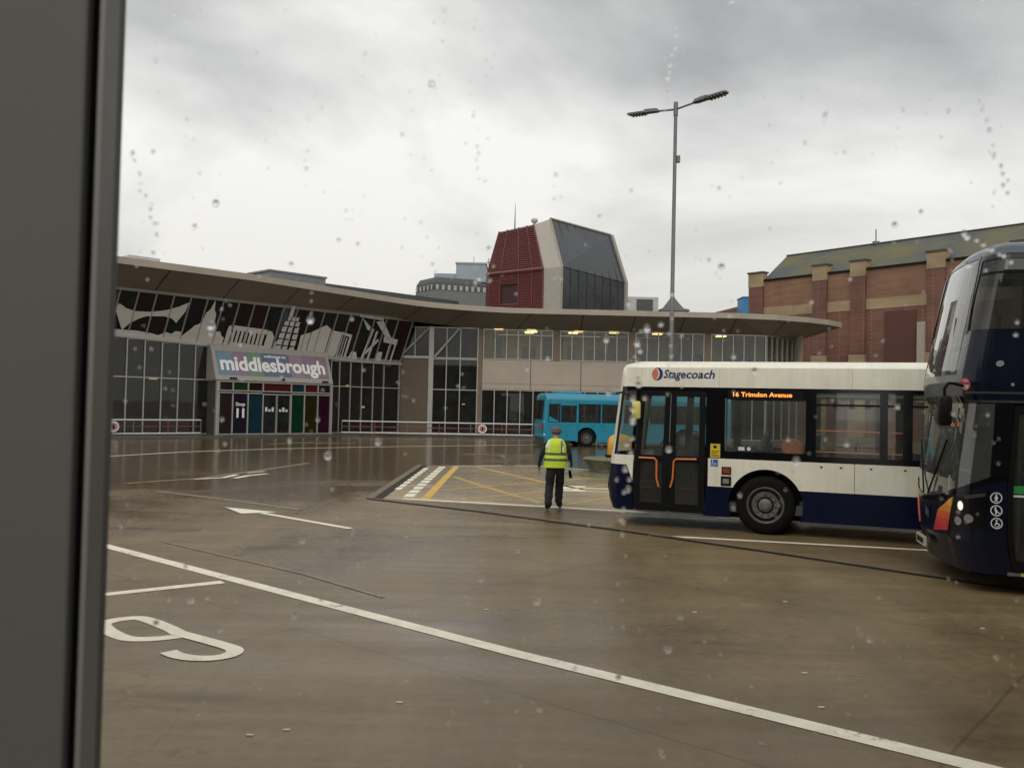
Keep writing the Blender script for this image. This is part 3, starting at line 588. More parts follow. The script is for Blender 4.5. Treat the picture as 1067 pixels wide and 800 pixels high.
def round_sign(label,loc,rz):
    r=thing('round_sign',label,'sign',loc,rz,'round signs on the guard rails')
    M=Matrix.Rotation(R(90),4,'X'); 
    m=MB(); m.lathe([(.0,0),(.27,0),(.27,.02),(0,.02)],28,M); m.build('disc',mat('white_sign_face',(.70,.67,.63),.5),r)
    m=MB(); m.lathe([(.13,.021),(.20,.021),(.20,.026),(.13,.026),(.13,.021)],28,M); m.build('red_ring',mat('faded_red_ring',(.42,.20,.18),.5),r)
    m=MB(); m.lathe([(0,.022),(.05,.022),(.05,.026),(0,.026)],12,Matrix.Translation((0,0,.06))@M); m.slab([(-.05,-.023,.01),(.06,-.023,.01),(.04,-.023,-.12),(-.06,-.023,-.1)],(0,-.004,0)); m.build('figure_mark',blackp,r)
round_sign('round red ringed sign on the rail beside the dark window frame',A(.05,.66,.55),math.atan2(.714,.7))
round_sign('round red ringed sign on the rail near the turquoise bus',(-1.75,54.36,.55),R(10))
# ------------------------------------------------------------------ buildings behind
def brickmat(name,c1,c2,mortar,scale=1.):
    m=bpy.data.materials.new(name); m.use_nodes=True; nt=m.node_tree; L=nt.links.new; b=nt.nodes['Principled BSDF']; b.inputs['Roughness'].default_value=.8
    tc=nd(nt,'ShaderNodeTexCoord'); sp=nd(nt,'ShaderNodeSeparateXYZ'); L(tc.outputs['Object'],sp.inputs[0])
    ad=nd(nt,'ShaderNodeMath',operation='ADD'); L(sp.outputs['X'],ad.inputs[0]); L(sp.outputs['Y'],ad.inputs[1]); cb=nd(nt,'ShaderNodeCombineXYZ'); L(ad.outputs[0],cb.inputs[0]); L(sp.outputs['Z'],cb.inputs[1])
    br=nd(nt,'ShaderNodeTexBrick'); br.inputs['Scale'].default_value=scale; br.inputs['Brick Width'].default_value=.45; br.inputs['Row Height'].default_value=.15; br.inputs['Mortar Size'].default_value=.012
    br.inputs['Color1'].default_value=(*c1,1); br.inputs['Color2'].default_value=(*c2,1); br.inputs['Mortar'].default_value=(*mortar,1); L(cb.outputs[0],br.inputs['Vector'])
    n=nd(nt,'ShaderNodeTexNoise'); n.inputs['Scale'].default_value=.5; n.inputs['Detail'].default_value=6; L(tc.outputs['Object'],n.inputs['Vector'])
    r=nd(nt,'ShaderNodeMapRange'); r.inputs[1].default_value=.3; r.inputs[2].default_value=.7; r.inputs[3].default_value=.78; r.inputs[4].default_value=1.2; L(n.outputs['Fac'],r.inputs[0])
    mx=nd(nt,'ShaderNodeMix',data_type='RGBA',blend_type='MULTIPLY'); mx.inputs[0].default_value=1; L(br.outputs['Color'],mx.inputs[6]); L(r.outputs[0],mx.inputs[7]); L(mx.outputs[2],b.inputs['Base Color'])
    return m
bred=brickmat('dark_red_brick',(.155,.063,.042),(.122,.048,.033),(.16,.11,.08))
bor=brickmat('orange_brick',(.225,.115,.066),(.185,.09,.051),(.17,.12,.08))
bbuff=brickmat('buff_brick',(.33,.235,.13),(.28,.20,.11),(.25,.2,.14))
slate=bpy.data.materials.new('mossy_slate'); slate.use_nodes=True
nt=slate.node_tree; L=nt.links.new; b=nt.nodes['Principled BSDF']; b.inputs['Roughness'].default_value=.6
tc=nd(nt,'ShaderNodeTexCoord'); n=nd(nt,'ShaderNodeTexNoise'); n.inputs['Scale'].default_value=.16; n.inputs['Detail'].default_value=7; n.inputs['Roughness'].default_value=.7; L(tc.outputs['Object'],n.inputs['Vector'])
rp=nd(nt,'ShaderNodeValToRGB'); rp.color_ramp.elements[0].position=.44; rp.color_ramp.elements[0].color=(.055,.062,.062,1); rp.color_ramp.elements[1].position=.62; rp.color_ramp.elements[1].color=(.115,.10,.026,1); L(n.outputs['Fac'],rp.inputs[0])
wv=nd(nt,'ShaderNodeTexWave',bands_direction='Z'); wv.inputs['Scale'].default_value=1.4; wv.inputs['Distortion'].default_value=1; L(tc.outputs['Object'],wv.inputs[0])
r=nd(nt,'ShaderNodeMapRange'); r.inputs[3].default_value=.85; r.inputs[4].default_value=1.05; L(wv.outputs['Fac'],r.inputs[0])
mx=nd(nt,'ShaderNodeMix',data_type='RGBA',blend_type='MULTIPLY'); mx.inputs[0].default_value=1; L(rp.outputs[0],mx.inputs[6]); L(r.outputs[0],mx.inputs[7]); L(mx.outputs[2],b.inputs['Base Color'])
BP=Vector((22.3,80,0)); BD=Vector((.6225,-.7826,0)); BN=Vector((-.7826,-.6225,0))
bk=thing('brick_building','big red and orange brick building with mossy slate roof behind the station','building',BP+BD*8)
def W(s,o,z): return BP+BD*s+BN*o+Vector((0,0,z))
def bb(mb,name,m): return mb.build(name,m,bk,world=True)
def wallbox(mb,s0,s1,o0,o1,z0,z1,mi=0): hexa(mb,W,s0,s1,o0,o1,z0,z1,mi)
m=MB(); wallbox(m,-.9,78,-14,0,0,10.5); bb(m,'wall',bred)  # lengthened out of view so the station glass reflects brick
m=MB(); wallbox(m,-.88,78,-13.9,-.03,11.35,13.75); wallbox(m,-.88,78,-13.9,-.03,10.5,10.52); bb(m,'upper_wall',bor)
m=MB(); 
for a,b_ in ((.4,5.5),(6.8,9.0),(10.3,15.4),(16.75,21.5),(22.9,78)): wallbox(m,a,b_,-1,.03,10.5,11.36)
wallbox(m,-.88,78,-13.8,-1,10.5,11.36); bb(m,'buff_band',bbuff)
m=MB(); wallbox(m,-.9,78,-1,.12,13.75,13.88); bb(m,'gutter',blackp)
for s0,s1 in ((-1.1,.4),(5.5,6.8),(9.0,10.3),(15.4,16.75),(21.5,22.9)):
    m=MB(); wallbox(m,s0,s1,-.4,.22,6.9,13.25); p=bb(m,'pilaster',bred)
    def sub(mb,name,mt): 
        o=mb.build(name,mt,p); return o
    m=MB(); wallbox(m,s0-.03,s1+.03,-.45,.25,13.25,14.5); sub(m,'pilaster_head',bbuff)
    m=MB(); wallbox(m,s0-.12,s1+.12,-.55,.34,14.5,14.64); sub(m,'coping',mat('dark_coping',(.06,.055,.045),.7))
    m=MB(); wallbox(m,s0-.05,s1+.05,-.4,.28,0,6.85); sub(m,'pilaster_base',bbuff)
m=MB(); wallbox(m,11.9,14.5,-.1,.05,5,10.2); bb(m,'blind_window',mat('dark_brick_infill',(.085,.03,.022),.8,var=.1))
m=MB(); wallbox(m,14.75,15.35,-.1,.42,3,9.2); bb(m,'pale_pier',mat('pale_render',(.30,.27,.22),.7))
m=MB(); m.quad(W(.5,.1,13.9),W(78,.1,13.9),W(78,-6.2,17.0),W(-1.5,-6.2,17.0)); m.poly([W(.5,.1,13.9),W(-1.5,-6.2,17.0),W(.5,-12,13.9)]); m.quad(W(78,-6.2,17.0),W(-1.5,-6.2,17.0),W(.5,-12.5,13.9),W(78,-12.5,13.9)); rf=bb(m,'roof',slate)
m=MB(); m.tube([W(-1.5,-6.2,17.05),W(78,-6.2,17.05)],.09,6); m.build('ridge',mat('ridge_tile',(.05,.05,.05),.7),rf)
m=MB(); m.tube([W(7.6,-6.2,17.1),W(7.6,-6.2,18.35)],.05,6); m.box(-.25,.25,-.2,.2,0,.25,M=Matrix.Translation(W(7.6,-6.2,17.0))); m.build('mast',steel,rf)
# red louvred tower behind the station roof
tw=thing('louvre_tower','tapered plant tower with red louvred face and grey glazed side above the station roof','tower',(3,68,0))
def tp(mb,name,m_,par=None,**k): 
    o=mb.build(name,m_,par or tw,world=par is None,**k); return o
# plan corners: left face A0-A1, bevel A1-A2, right face A2-A3
lo=[Vector((-2.08,67.5,0)),Vector((2.17,65.2,0)),Vector((3.52,65.6,0)),Vector((9.0,71.5,0)),Vector((4.2,76,0))]
hi=[Vector((-1.22,68.4,0)),Vector((1.40,66.7,0)),Vector((2.62,67.0,0)),Vector((7.75,71.4,0)),Vector((3.8,74.5,0))]
zb,zk=9.0,12.35
ztp=[15.45,15.75,16.25,15.95,15.6]; zkn=[11.95,12.15,12.45,12.15,12.0]
q=lambda c,z: Vector((c.x,c.y,z))
red=mat('red_louvre',(.135,.036,.032),.45,var=.12,scale=1.5)
reddk=mat('dark_red_void',(.035,.010,.010),.8,var=.1)
twm=mat('tower_beige_panel',(.31,.285,.235),.5,var=.08)
glz=mat('grey_tower_glazing',(.045,.05,.055),.28,var=.25,scale=.5,rvar=.1)
def face(i,j,name,mt,u0=0,u1=1,parts=('lo','hi'),inset=.0):
    mb=MB(); P=lambda k,arr,z: None
    a0=q(lo[i]*(1-u0)+lo[j]*u0,0); a1=q(lo[i]*(1-u1)+lo[j]*u1,0); b0=hi[i]*(1-u0)+hi[j]*u0; b1=hi[i]*(1-u1)+hi[j]*u1
    zk0=zkn[i]*(1-u0)+zkn[j]*u0; zk1=zkn[i]*(1-u1)+zkn[j]*u1; zt0=ztp[i]*(1-u0)+ztp[j]*u0; zt1=ztp[i]*(1-u1)+ztp[j]*u1
    mb.quad(q(a0,zb),q(a1,zb),q(a1,zk1),q(a0,zk0)); mb.quad(q(a0,zk0),q(a1,zk1),q(b1,zt1),q(b0,zt0))
    return tp(mb,name,mt)
lf=face(0,1,'louvre_backing',reddk)
face(1,2,'bevel_panel',twm); gf=face(2,3,'glazed_side',glz); face(3,4,'rear_panel',twm); face(4,0,'rear_panel',twm)
mb=MB(); mb.poly([q(hi[i],ztp[i]) for i in range(5)]); tp(mb,'roof',twm)
# louvre blades follow the two slopes of the face
n0=(lo[1]-lo[0]).normalized(); n0=Vector((n0.y,-n0.x,0))
mb=MB()
def facept(u,h):                                             # h 0..1 lower, 1..2 upper
    a=lo[0]*(1-u)+lo[1]*u; b_=hi[0]*(1-u)+hi[1]*u; zk_=zkn[0]*(1-u)+zkn[1]*u; zt_=ztp[0]*(1-u)+ztp[1]*u
    if h<=1: return q(a,zb+(zk_-zb)*h)
    return q(a*(2-h)+b_*(h-1),zk_+(zt_-zk_)*(h-1))
nb=21
for seg in (0,1):
    for k in range(nb):
        h0=seg+(k+.15)/nb; h1=seg+(k+.72)/nb
        if seg==1 and k==0: continue
        for u0,u1 in ((.02,.235),(.265,.56),(.59,.80),(.83,.99)):
            if seg==0 and 0.2<u0<.3 and 4<k<15: continue
            a,b_,c,d=facept(u0,h0)+n0*.14,facept(u1,h0)+n0*.14,facept(u1,h1)+n0*.05,facept(u0,h1)+n0*.05
            mb.quad(a,b_,c,d); e=Vector((0,0,-.03)); mb.quad(a+e,b_+e,b_,a)
tp(mb,'louvre_blades',red)
mb=MB()
for u in (0.005,.25,.575,.815,.995):
    for s in (0,1): 
        a,b_=facept(u,s),facept(u,s+1); mb.tube([a+n0*.12,b_+n0*.12],.055,4)
a,b_=facept(0,1),facept(1,1); mb.tube([a+n0*.16,b_+n0*.16],.13,4)
tp(mb,'louvre_frame',red)
n2=(lo[3]-lo[2]).normalized(); n2=Vector((n2.y,-n2.x,0))
mb=MB()
for k in range(1,8):
    u=k/8; a=lo[2]*(1-u)+lo[3]*u; b_=hi[2]*(1-u)+hi[3]*u; zk_=zkn[2]*(1-u)+zkn[3]*u; zt_=ztp[2]*(1-u)+ztp[3]*u
    mb.tube([q(a,zb)+n2*.02,q(a,zk_)+n2*.02],.03,4); mb.tube([q(a,zk_)+n2*.02,q(b_,zt_)+n2*.02],.03,4)
mb.tube([q(lo[2],zkn[2]),q(lo[3],zkn[3])],.05,4)
tp(mb,'glazing_bars',mat('dark_bar',(.03,.032,.035),.4))
mb=MB(); mb.tube([q(lo[3],zb),q(lo[3],zkn[3]),q(hi[3],ztp[3])],.22,4); mb.tube([q(hi[2],ztp[2]+.05),q(hi[3],ztp[3]+.05)],.1,4); mb.tube([q(lo[2],zb),q(lo[2],zkn[2]),q(hi[2],ztp[2])],.09,4); tp(mb,'edge_trim',twm)
c=hi[0]*.5+hi[1]*.5+Vector((.4,1,0))
mb=MB(); mb.tube([c+Vector((-.55,-.6,15.5)),c+Vector((-.55,-.6,15.95)),c+Vector((-.55,-.6,17.6))],[.06,.05,.012],6); tp(mb,'aerial',blackp)
mb=MB(); mb.lathe([(.1,0),(.1,.35),(.24,.45),(.28,.6),(.2,.72),(0,.75)],12,Matrix.Translation(c+Vector((.95,-.8,15.7)))); tp(mb,'roof_vent',mat('pale_vent',(.4,.4,.38),.5))
# far blocks on the skyline
def block(name,label,x0,x1,y0,y1,h,m_,cat='building'):
    t=thing(name,label,cat,((x0+x1)/2,(y0+y1)/2,0)); return t
gcon=mat('grey_concrete',(.14,.145,.15),.7,var=.15); gblue=mat('blue_grey_cladding',(.24,.28,.32),.5,var=.12,scale=.5); gdk=mat('dark_grey_mansard',(.055,.06,.06),.6,var=.2)
t=thing('office_block','grey office block with dark mansard top and pale plant rooms left of the red tower','building',(-8,115,0))
def ob(mb,name,m_): return mb.build(name,m_,t,world=True)
mb=MB()
base=[Vector((-12.6,113,0)),Vector((-9.9,109,0)),Vector((-2.0,112,0)),Vector((-2,122,0)),Vector((-12,122,0))]
mb.loft([[q(p,0) for p in base],[q(p,16.15) for p in base]]); ob(mb,'wall',gcon)
cen=sum(base,Vector())/5
r0=[q(p,16.2) for p in base]; r1=[q(p+(cen-p)*.02,17.1) for p in base]; r2=[q(p+(cen-p)*.10,17.75) for p in base]
mb=MB(); mb.loft([r0,r1,r2],cap=True); man=ob(mb,'mansard',gdk)
mb=MB(); e0,e1,e2=base[0],base[1],base[2]
for a,b_,k in ((e0,e1,5),(e1,e2,11)):
    d=(b_-a); nn=Vector((d.y,-d.x,0)).normalized()
    for i in range(k):
        p=a+d*((i+.25)/k); p2=a+d*((i+.75)/k); mb.quad(q(p,16.15)+nn*.1,q(p2,16.15)+nn*.1,q(p2,16.75)+nn*.1,q(p,16.75)+nn*.1)
mb.build('dormer_windows',mat('pale_dormer',(.33,.33,.32),.5),man)
mb=MB(); mb.box(-10.2,-3.6,112,117,17.5,18.55); ob(mb,'plant_room',gblue)
mb=MB(); mb.box(-7.4,-3.6,111.5,118,17.5,19.9); mb.box(-7.5,-3.5,111.4,118.1,19.75,19.95); ob(mb,'lift_tower',gblue)
mb=MB(); mb.tube([(-3.3,112,16),(-3.3,112,20.6)],.05,5); mb.tube([(-3.6,112,20.1),(-3.0,112,20.1)],.05,4); mb.tube([(-5.2,112,19.9),(-5.2,112,20.8)],.03,4); ob(mb,'aerial',blackp)
t=thing('roof_plant_box','pale rooftop box with a dark louvre right of the red tower','building',(15.5,112,0))
mb=MB(); mb.box(13.3,18.0,110,116,0,15.9); mb.build('wall',mat('pale_cladding',(.38,.38,.37),.5),t,world=True)
mb=MB(); mb.box(15.3,17.3,109.9,110.05,13.5,15.6); mb.build('louvre',gdk,t,world=True)
t=thing('turret_building','dark building with small pyramid turret behind the lamp post','building',(20,112,0))
mb=MB(); mb.box(18.4,21.7,110.2,114,0,14.3); mb.build('wall',mat('brown_stone',(.12,.10,.08),.8),t,world=True)
mb=MB(); mb.loft([[Vector((20.1+sx_*w_,112+sy_*w_,z)) for sx_,sy_ in((-1,-1),(1,-1),(1,1),(-1,1))] for w_,z in((1.9,14.3),(1.8,14.5),(1.2,14.7),(.7,15.4),(.25,16.1),(.22,16.3),(.02,16.5))],cap=True); mb.tube([(20.1,112,16.3),(20.1,112,17.4)],.05,5); mb.build('turret',mat('turret_slate',(.085,.09,.09),.6,var=.2),t,world=True)
t=thing('gabled_house','low building with a tiled gable seen over the station roof left of the brick building','building',(28.3,112,0))
mb=MB(); mb.box(25.2,32,110,118,0,14.2); mb.build('wall',bred,t,world=True)
mb=MB(); mb.slab([(25,109.8,14.15),(32,109.8,14.15),(28.6,109.8,15.15)],(0,8,0)); mb.build('roof',mat('brown_tile',(.12,.07,.05),.7),t,world=True)
t=thing('blue_cabin','bright blue rooftop cabin beside the brick building','cabin',(30.4,105,0))
mb=MB(); mb.box(27.1,31.5,104.2,107,13.5,15.4); mb.box(27.0,31.6,104.1,107.1,15.4,15.5); mb.build('body',mat('bright_blue_panel',(.02,.17,.38),.5),t,world=True)
mb=MB(); mb.box(27.5,32,104,108,0,13.5); mb.build('base',bred,t,world=True)

# ------------------------------------------------------------------ street lamp
lp=thing('street_lamp','tall grey two headed lamp post behind the white bus','street lamp',(4.84,27,0))
m=MB(); m.tube([(0,0,0),(0,0,1.2),(0,0,1.25),(0,0,11.42)],[.095,.095,.07,.052],14); m.lathe([(.2,0),(.2,.03),(0,.03)],16); m.build('pole',steel,lp,smooth=True)
m=MB(); m.lathe([(.0,11.50),(.07,11.46),(.07,11.05),(.052,11.05)],14); m.build('pole_cap',steel,lp,smooth=True)
hd=mat('lamp_head_grey',(.13,.14,.15),.45,.2)
for sgn,rz in ((1,R(-41)),(-1,R(139))):
    M=Matrix.Translation((0,0,11.25))@Matrix.Rotation(rz,4,'Z')@Matrix.Rotation(R(-5),4,'Y')
    m=MB(); m.tube([M@Vector((.05,0,0)),M@Vector((.75,0,.02))],.032,8); arm=m.build('arm',steel,lp,smooth=True)
    m=MB()
    pl=[(.62,-.07),(.72,-.12),(1.05,-.12),(1.12,-.16),(1.68,-.14),(1.74,-.09),(1.74,.09),(1.68,.14),(1.12,.16),(1.05,.12),(.72,.12),(.62,.07)]
    m.slab([M@Vector((x,y,.0)) for x,y in pl],M.to_3x3()@Vector((0,0,.045))); m.slab([M@Vector((x*.42+.40,y*.8,.045)) for x,y in pl],M.to_3x3()@Vector((0,0,.05)))
    h=m.build('lamp_head',hd,lp)
    m=MB()
    for k in range(5): m.box(1.15+.11*k,1.19+.11*k,-.14,.14,-.04,-.002,M=M)
    m.build('lens_row',mat('lamp_lens',(.16,.15,.10),.3),h)
m=MB(); m.box(.06,.16,-.06,.06,9.6,9.82,bev=.02); m.build('sensor_box',steel,lp)
# ------------------------------------------------------------------ round concrete base and yellow bollard beyond the white bus
moss=mat('mossy_concrete',(.125,.125,.075),.85,var=.4,scale=4,bump=.4,bscale=20)
m=MB(); m.lathe([(0,0),(1.28,0),(1.24,.07),(1.02,.11),(.90,.12),(.92,.30),(1.06,.44),(1.10,.50),(1.06,.53),(.4,.57),(0,.57)],40); pb=m.build('concrete_plinth',moss,smooth=True); pb.location=(3.27,26.6,.004); tag(pb,'round mossy concrete base with overhanging rim, half hidden by the white bus','plinth')
yb=thing('bollard','rounded yellow plastic bollard standing on the mossy round base','bollard',(3.27,26.5,.574))
yel=mat('yellow_plastic',(.58,.29,.025),.4,var=.12)
m=MB(); m.loft([[Vector((sx_*a,sy_*b_,z)) for sx_,sy_ in ((-1,-.6),(-.6,-1),(.6,-1),(1,-.6),(1,.6),(.6,1),(-.6,1),(-1,.6))] for a,b_,z in ((.34,.22,0),(.36,.24,.1),(.36,.24,.42),(.31,.21,.58),(.2,.14,.66),(.05,.04,.69))],cap=True); m.build('shell',yel,yb,smooth=True)
m=MB(); m.box(-.22,.22,-.255,-.24,.12,.42,bev=.004); m.build('panel',mat('pale_sign_panel',(.5,.45,.25),.4),yb)
m=MB(); m.box(-.42,.42,-.28,.28,0,.07,bev=.02); m.build('foot',blackp,yb)

# ------------------------------------------------------------------ buses
class Surf:
    """outer skin of a bus: s runs along the near side (metres from the nose), round the nose and back down the far side; p is height"""
    def __init__(s,L,W,a,bq,c,bulge,rake,ub,inset,rear=None):
        pts=[]; n=10
        for i in range(n+1):
            t=math.pi/2*i/n; pts.append((a-(a-bq)*math.sin(t), c-c*math.cos(t)))
        for i in range(1,7):
            v=c+(W/2-c)*i/6; pts.append((bq-bulge*(1-((W/2-v)/(W/2-c))**2), v))
        half=[(a,0.,a)]; S=a
        for p,q_ in zip(pts,pts[1:]):
            S-=math.hypot(q_[0]-p[0],q_[1]-p[1]); half.append((q_[0],q_[1],S))
        s.sc=S; s.L=L; s.W=W; s.rake=rake; s.ub=ub; s.inset=inset; s.half=[(L,0.,L)]+half
        k=[h[2] for h in s.half]; s.nodes=sorted(set(k+[2*S-x for x in k]+[s.ub*.5,s.ub,2*S-s.ub*.5,2*S-s.ub]))
        s.znodes=sorted(set([x[0] for x in rake]+[x[0] for x in inset]))
    def plan(s,q_):
        far=q_<s.sc
        if far: q_=2*s.sc-q_
        h=s.half
        if q_>=h[0][2]: u,v=q_,0.
        else:
            u,v=h[-1][0],h[-1][1]
            for Aa,Bb in zip(h,h[1:]):
                if q_>=Bb[2]-1e-9:
                    k=(Aa[2]-q_)/(Aa[2]-Bb[2]) if Aa[2]!=Bb[2] else 0
                    u=Aa[0]+(Bb[0]-Aa[0])*k; v=Aa[1]+(Bb[1]-Aa[1])*k; break
        return (u,s.W-v) if far else (u,v)
    @staticmethod
    def lerp(tab,z):
        if z<=tab[0][0]: return tab[0][1]
        for Aa,Bb in zip(tab,tab[1:]):
            if z<=Bb[0]: return Aa[1]+(Bb[1]-Aa[1])*(z-Aa[0])/(Bb[0]-Aa[0])
        return tab[-1][1]
    def at(s,q_,p,off=0.):
        u,v=s.plan(q_); sh=s.lerp(s.rake,p); k=max(0.,min(1.,(s.ub-u)/s.ub)); u+=sh*k
        ins=s.lerp(s.inset,p); v=s.W/2+(v-s.W/2)*(1-ins/(s.W/2))
        P=Vector((u,v,p))
        if off: P+=s.normal(q_,p)*off
        return P
    def normal(s,q_,p):
        e=.02; a=s.at(q_+e,p)-s.at(q_-e,p); b_=s.at(q_,p+e)-s.at(q_,p-e); n_=a.cross(b_)
        return n_.normalized() if n_.length>0 else Vector((0,-1,0))
def clip(poly,axis,val,keep):
    out_=[]
    for i in range(len(poly)):
        a,b_=poly[i],poly[(i+1)%len(poly)]; ia=(a[axis]-val)*keep>=-1e-9; ib=(b_[axis]-val)*keep>=-1e-9
        if ia: out_.append(a)
        if ia!=ib:
            t=(val-a[axis])/(b_[axis]-a[axis]); out_.append((a[0]+(b_[0]-a[0])*t,a[1]+(b_[1]-a[1])*t))
    return out_
def patch(mb,S,poly,off=0.,mi=0,mirror=False,depth=0.):
    """lay a flat outline given in (s, height) onto the skin, bending it at the skin's own folds; depth adds a rim"""
    if isinstance(poly[0],list):
        for q_ in poly: patch(mb,S,q_,off,mi,mirror,depth)
        return mb
    if mirror: poly=[(2*S.sc-a,b_) for a,b_ in poly]
    s0=min(a for a,_ in poly); s1=max(a for a,_ in poly); z0=min(b_ for _,b_ in poly); z1=max(b_ for _,b_ in poly)
    sb_=[s0]+[x for x in S.nodes if s0+1e-4<x<s1-1e-4]+[s1]; zb_=[z0]+[x for x in S.znodes if z0+1e-4<x<z1-1e-4]+[z1]
    for a,b_ in zip(sb_,sb_[1:]):
        P1=clip(clip(poly,0,a,1),0,b_,-1)
        if len(P1)<3: continue
        for c_,d_ in zip(zb_,zb_[1:]):
            P2=clip(clip(P1,1,c_,1),1,d_,-1)
            Q=[]
            for x in P2:
                if not Q or abs(x[0]-Q[-1][0])+abs(x[1]-Q[-1][1])>1e-6: Q.append(x)
            if len(Q)>2 and abs(Q[0][0]-Q[-1][0])+abs(Q[0][1]-Q[-1][1])<1e-6: Q.pop()
            ar=abs(sum(Q[i][0]*Q[(i+1)%len(Q)][1]-Q[(i+1)%len(Q)][0]*Q[i][1] for i in range(len(Q)))) if len(Q)>2 else 0
            if ar<1e-7: continue
            vs=[S.at(x,y,off) for x,y in Q]
            tri=tessellate_polygon([[Vector((x,y,0)) for x,y in Q]]) if len(Q)>4 else [tuple(range(len(Q)))]
            mb.add(vs,[list(t_) for t_ in tri],mi)
    if depth:
        pts=[]
        for i in range(len(poly)):
            a,b_=poly[i],poly[(i+1)%len(poly)]; k=max(1,int(math.hypot(a[0]-b_[0],a[1]-b_[1])/.08))
            if abs(b_[0]-a[0])<.6 or True:
                k=min(k,24)
            pts+=[(a[0]+(b_[0]-a[0])*j/k,a[1]+(b_[1]-a[1])*j/k) for j in range(k)]
        for i in range(len(pts)):
            a,b_=pts[i],pts[(i+1)%len(pts)]
            mb.quad(S.at(*a,off),S.at(*b_,off),S.at(*b_,off-depth),S.at(*a,off-depth),mi)
    return mb
def rect(a,b_,c,d): return [(a,c),(b_,c),(b_,d),(a,d)]
def rrect(a,b_,c,d,r=.06):
    pts=[]
    for cx_,cy_,a0_ in ((b_-r,c+r,-90),(b_-r,d-r,0),(a+r,d-r,90),(a+r,c+r,180)):
        for k in range(4): t_=R(a0_+30*k); pts.append((cx_+r*math.cos(t_),cy_+r*math.sin(t_)))
    return pts
def lattice(mb,S,s0,s1,z0,z1,holes,off=0.,mi=0,mirror=False):
    """the panel s0..s1 x z0..z1 with rectangular openings"""
    xs=sorted({s0,s1}|{h[0] for h in holes}|{h[1] for h in holes}); zs=sorted({z0,z1}|{h[2] for h in holes}|{h[3] for h in holes})
    for a,b_ in zip(xs,xs[1:]):
        for c,d in zip(zs,zs[1:]):
            if any(h[0]-1e-6<=a and b_<=h[1]+1e-6 and h[2]-1e-6<=c and d<=h[3]+1e-6 for h in holes): continue
            patch(mb,S,rect(a,b_,c,d),off,mi,mirror)
def arch(c,r,z0,z1,a,b_):
    """side panel a..b with a wheel arch cut out, as outlines left of, above and right of the wheel"""
    zc=.48; top=min(z1,zc+r); lo_=math.asin((z0-zc)/r); hi_=math.asin(max(-1,min(1,(top-zc)/r))); out_=[]
    n=10; arc=[lo_+(hi_-lo_)*k/n for k in range(n+1)]
    R_=[(c+r*math.cos(t_),zc+r*math.sin(t_)) for t_ in arc]; L_=[(2*c-x,z) for x,z in R_]
    if zc+r>=z1: return [[(a,z0)]+L_+[(a,z1)],[(b_,z1)]+R_[::-1]+[(b_,z0)]]
    return [[(a,z0)]+L_+[(a,top)],[(b_,top)]+R_[::-1]+[(b_,z0)],rect(a,b_,top,z1)]
wheelm=mat('wheel_rim_grey',(.12,.113,.10),.5,.35,var=.3,scale=8)
def wheel(parent,x,y,r=.485,face=-1):
    """tyre with rim, hub and nuts; face -1 looks to the near side"""
    M=Matrix.Translation((x,y,r))@Matrix.Rotation(R(90)*(1 if face<0 else -1),4,'X')
    m=MB(); w_=.14
    m.lathe([(r*.62,-w_),(r*.70,-w_-.012),(r*.93,-w_),(r,-w_*.7),(r,w_*.7),(r*.93,w_),(r*.80,w_+.014),(r*.64,w_+.008),(r*.62,w_-.02)],44,M)
    ty=m.build('wheel',rubber,parent,smooth=True)
    m=MB(); m.lathe([(r*.63,w_-.03),(r*.63,w_),(r*.60,w_+.004),(r*.57,w_-.01),(r*.50,w_-.05),(r*.46,w_-.02),(r*.44,w_-.008),(r*.30,w_-.015),(r*.24,w_-.03),(r*.22,w_+.03),(r*.16,w_+.045),(0,w_+.05)],40,M)
    ri=m.build('rim',[wheelm,blackp],ty,smooth=True)
    m=MB()
    for k in range(10):
        a=2*math.pi*k/10; N=M@Matrix.Translation((r*.335*math.cos(a),r*.335*math.sin(a),w_-.016)); m.lathe([(.02,0),(.02,.025),(0,.03)],8,N)
    for k in range(8):
        a=2*math.pi*(k+.5)/8; N=M@Matrix.Translation((r*.475*math.cos(a),r*.475*math.sin(a),w_-.044)); m.lathe([(.036,0),(.036,.010),(0,.010)],10,N,1)
    me_=m.build('wheel_nuts',[wheelm,blackp],ty); me_['kind']='stuff'
    return ty
def seat(parent,x,y,z,col,w_=.42,face=1,frm=orange):
    m=MB(); m.box(x,x+.42,y,y+w_,z+.38,z+.46,bev=.03); m.box(x+(.36 if face>0 else -.02),x+(.46 if face>0 else .08),y,y+w_,z+.42,z+1.02,bev=.04); s_=m.build('seat',col,parent)
    m=MB(); xx=x+(.41 if face>0 else .03); m.tube([(xx,y+.08,z+1.0),(xx,y+.1,z+1.09),(xx,y+w_-.1,z+1.09),(xx,y+w_-.08,z+1.0)],.016,6); m.build('grab_handle',frm,s_)
seatm=mat('blue_seat_fabric',(.02,.03,.09),.8,var=.4,scale=20)
busglass=glass('bus_glass',(.74,.78,.74),1.0,dirt_glare=.085)
busdark=glass('dark_bus_glass',(.34,.36,.36),1.0,dirt_glare=.05)
screen=glass('bus_windscreen_glass',(.50,.54,.53),2.0,dirt_glare=.10)  # its pale film also imitates the sky mirrored in the screen
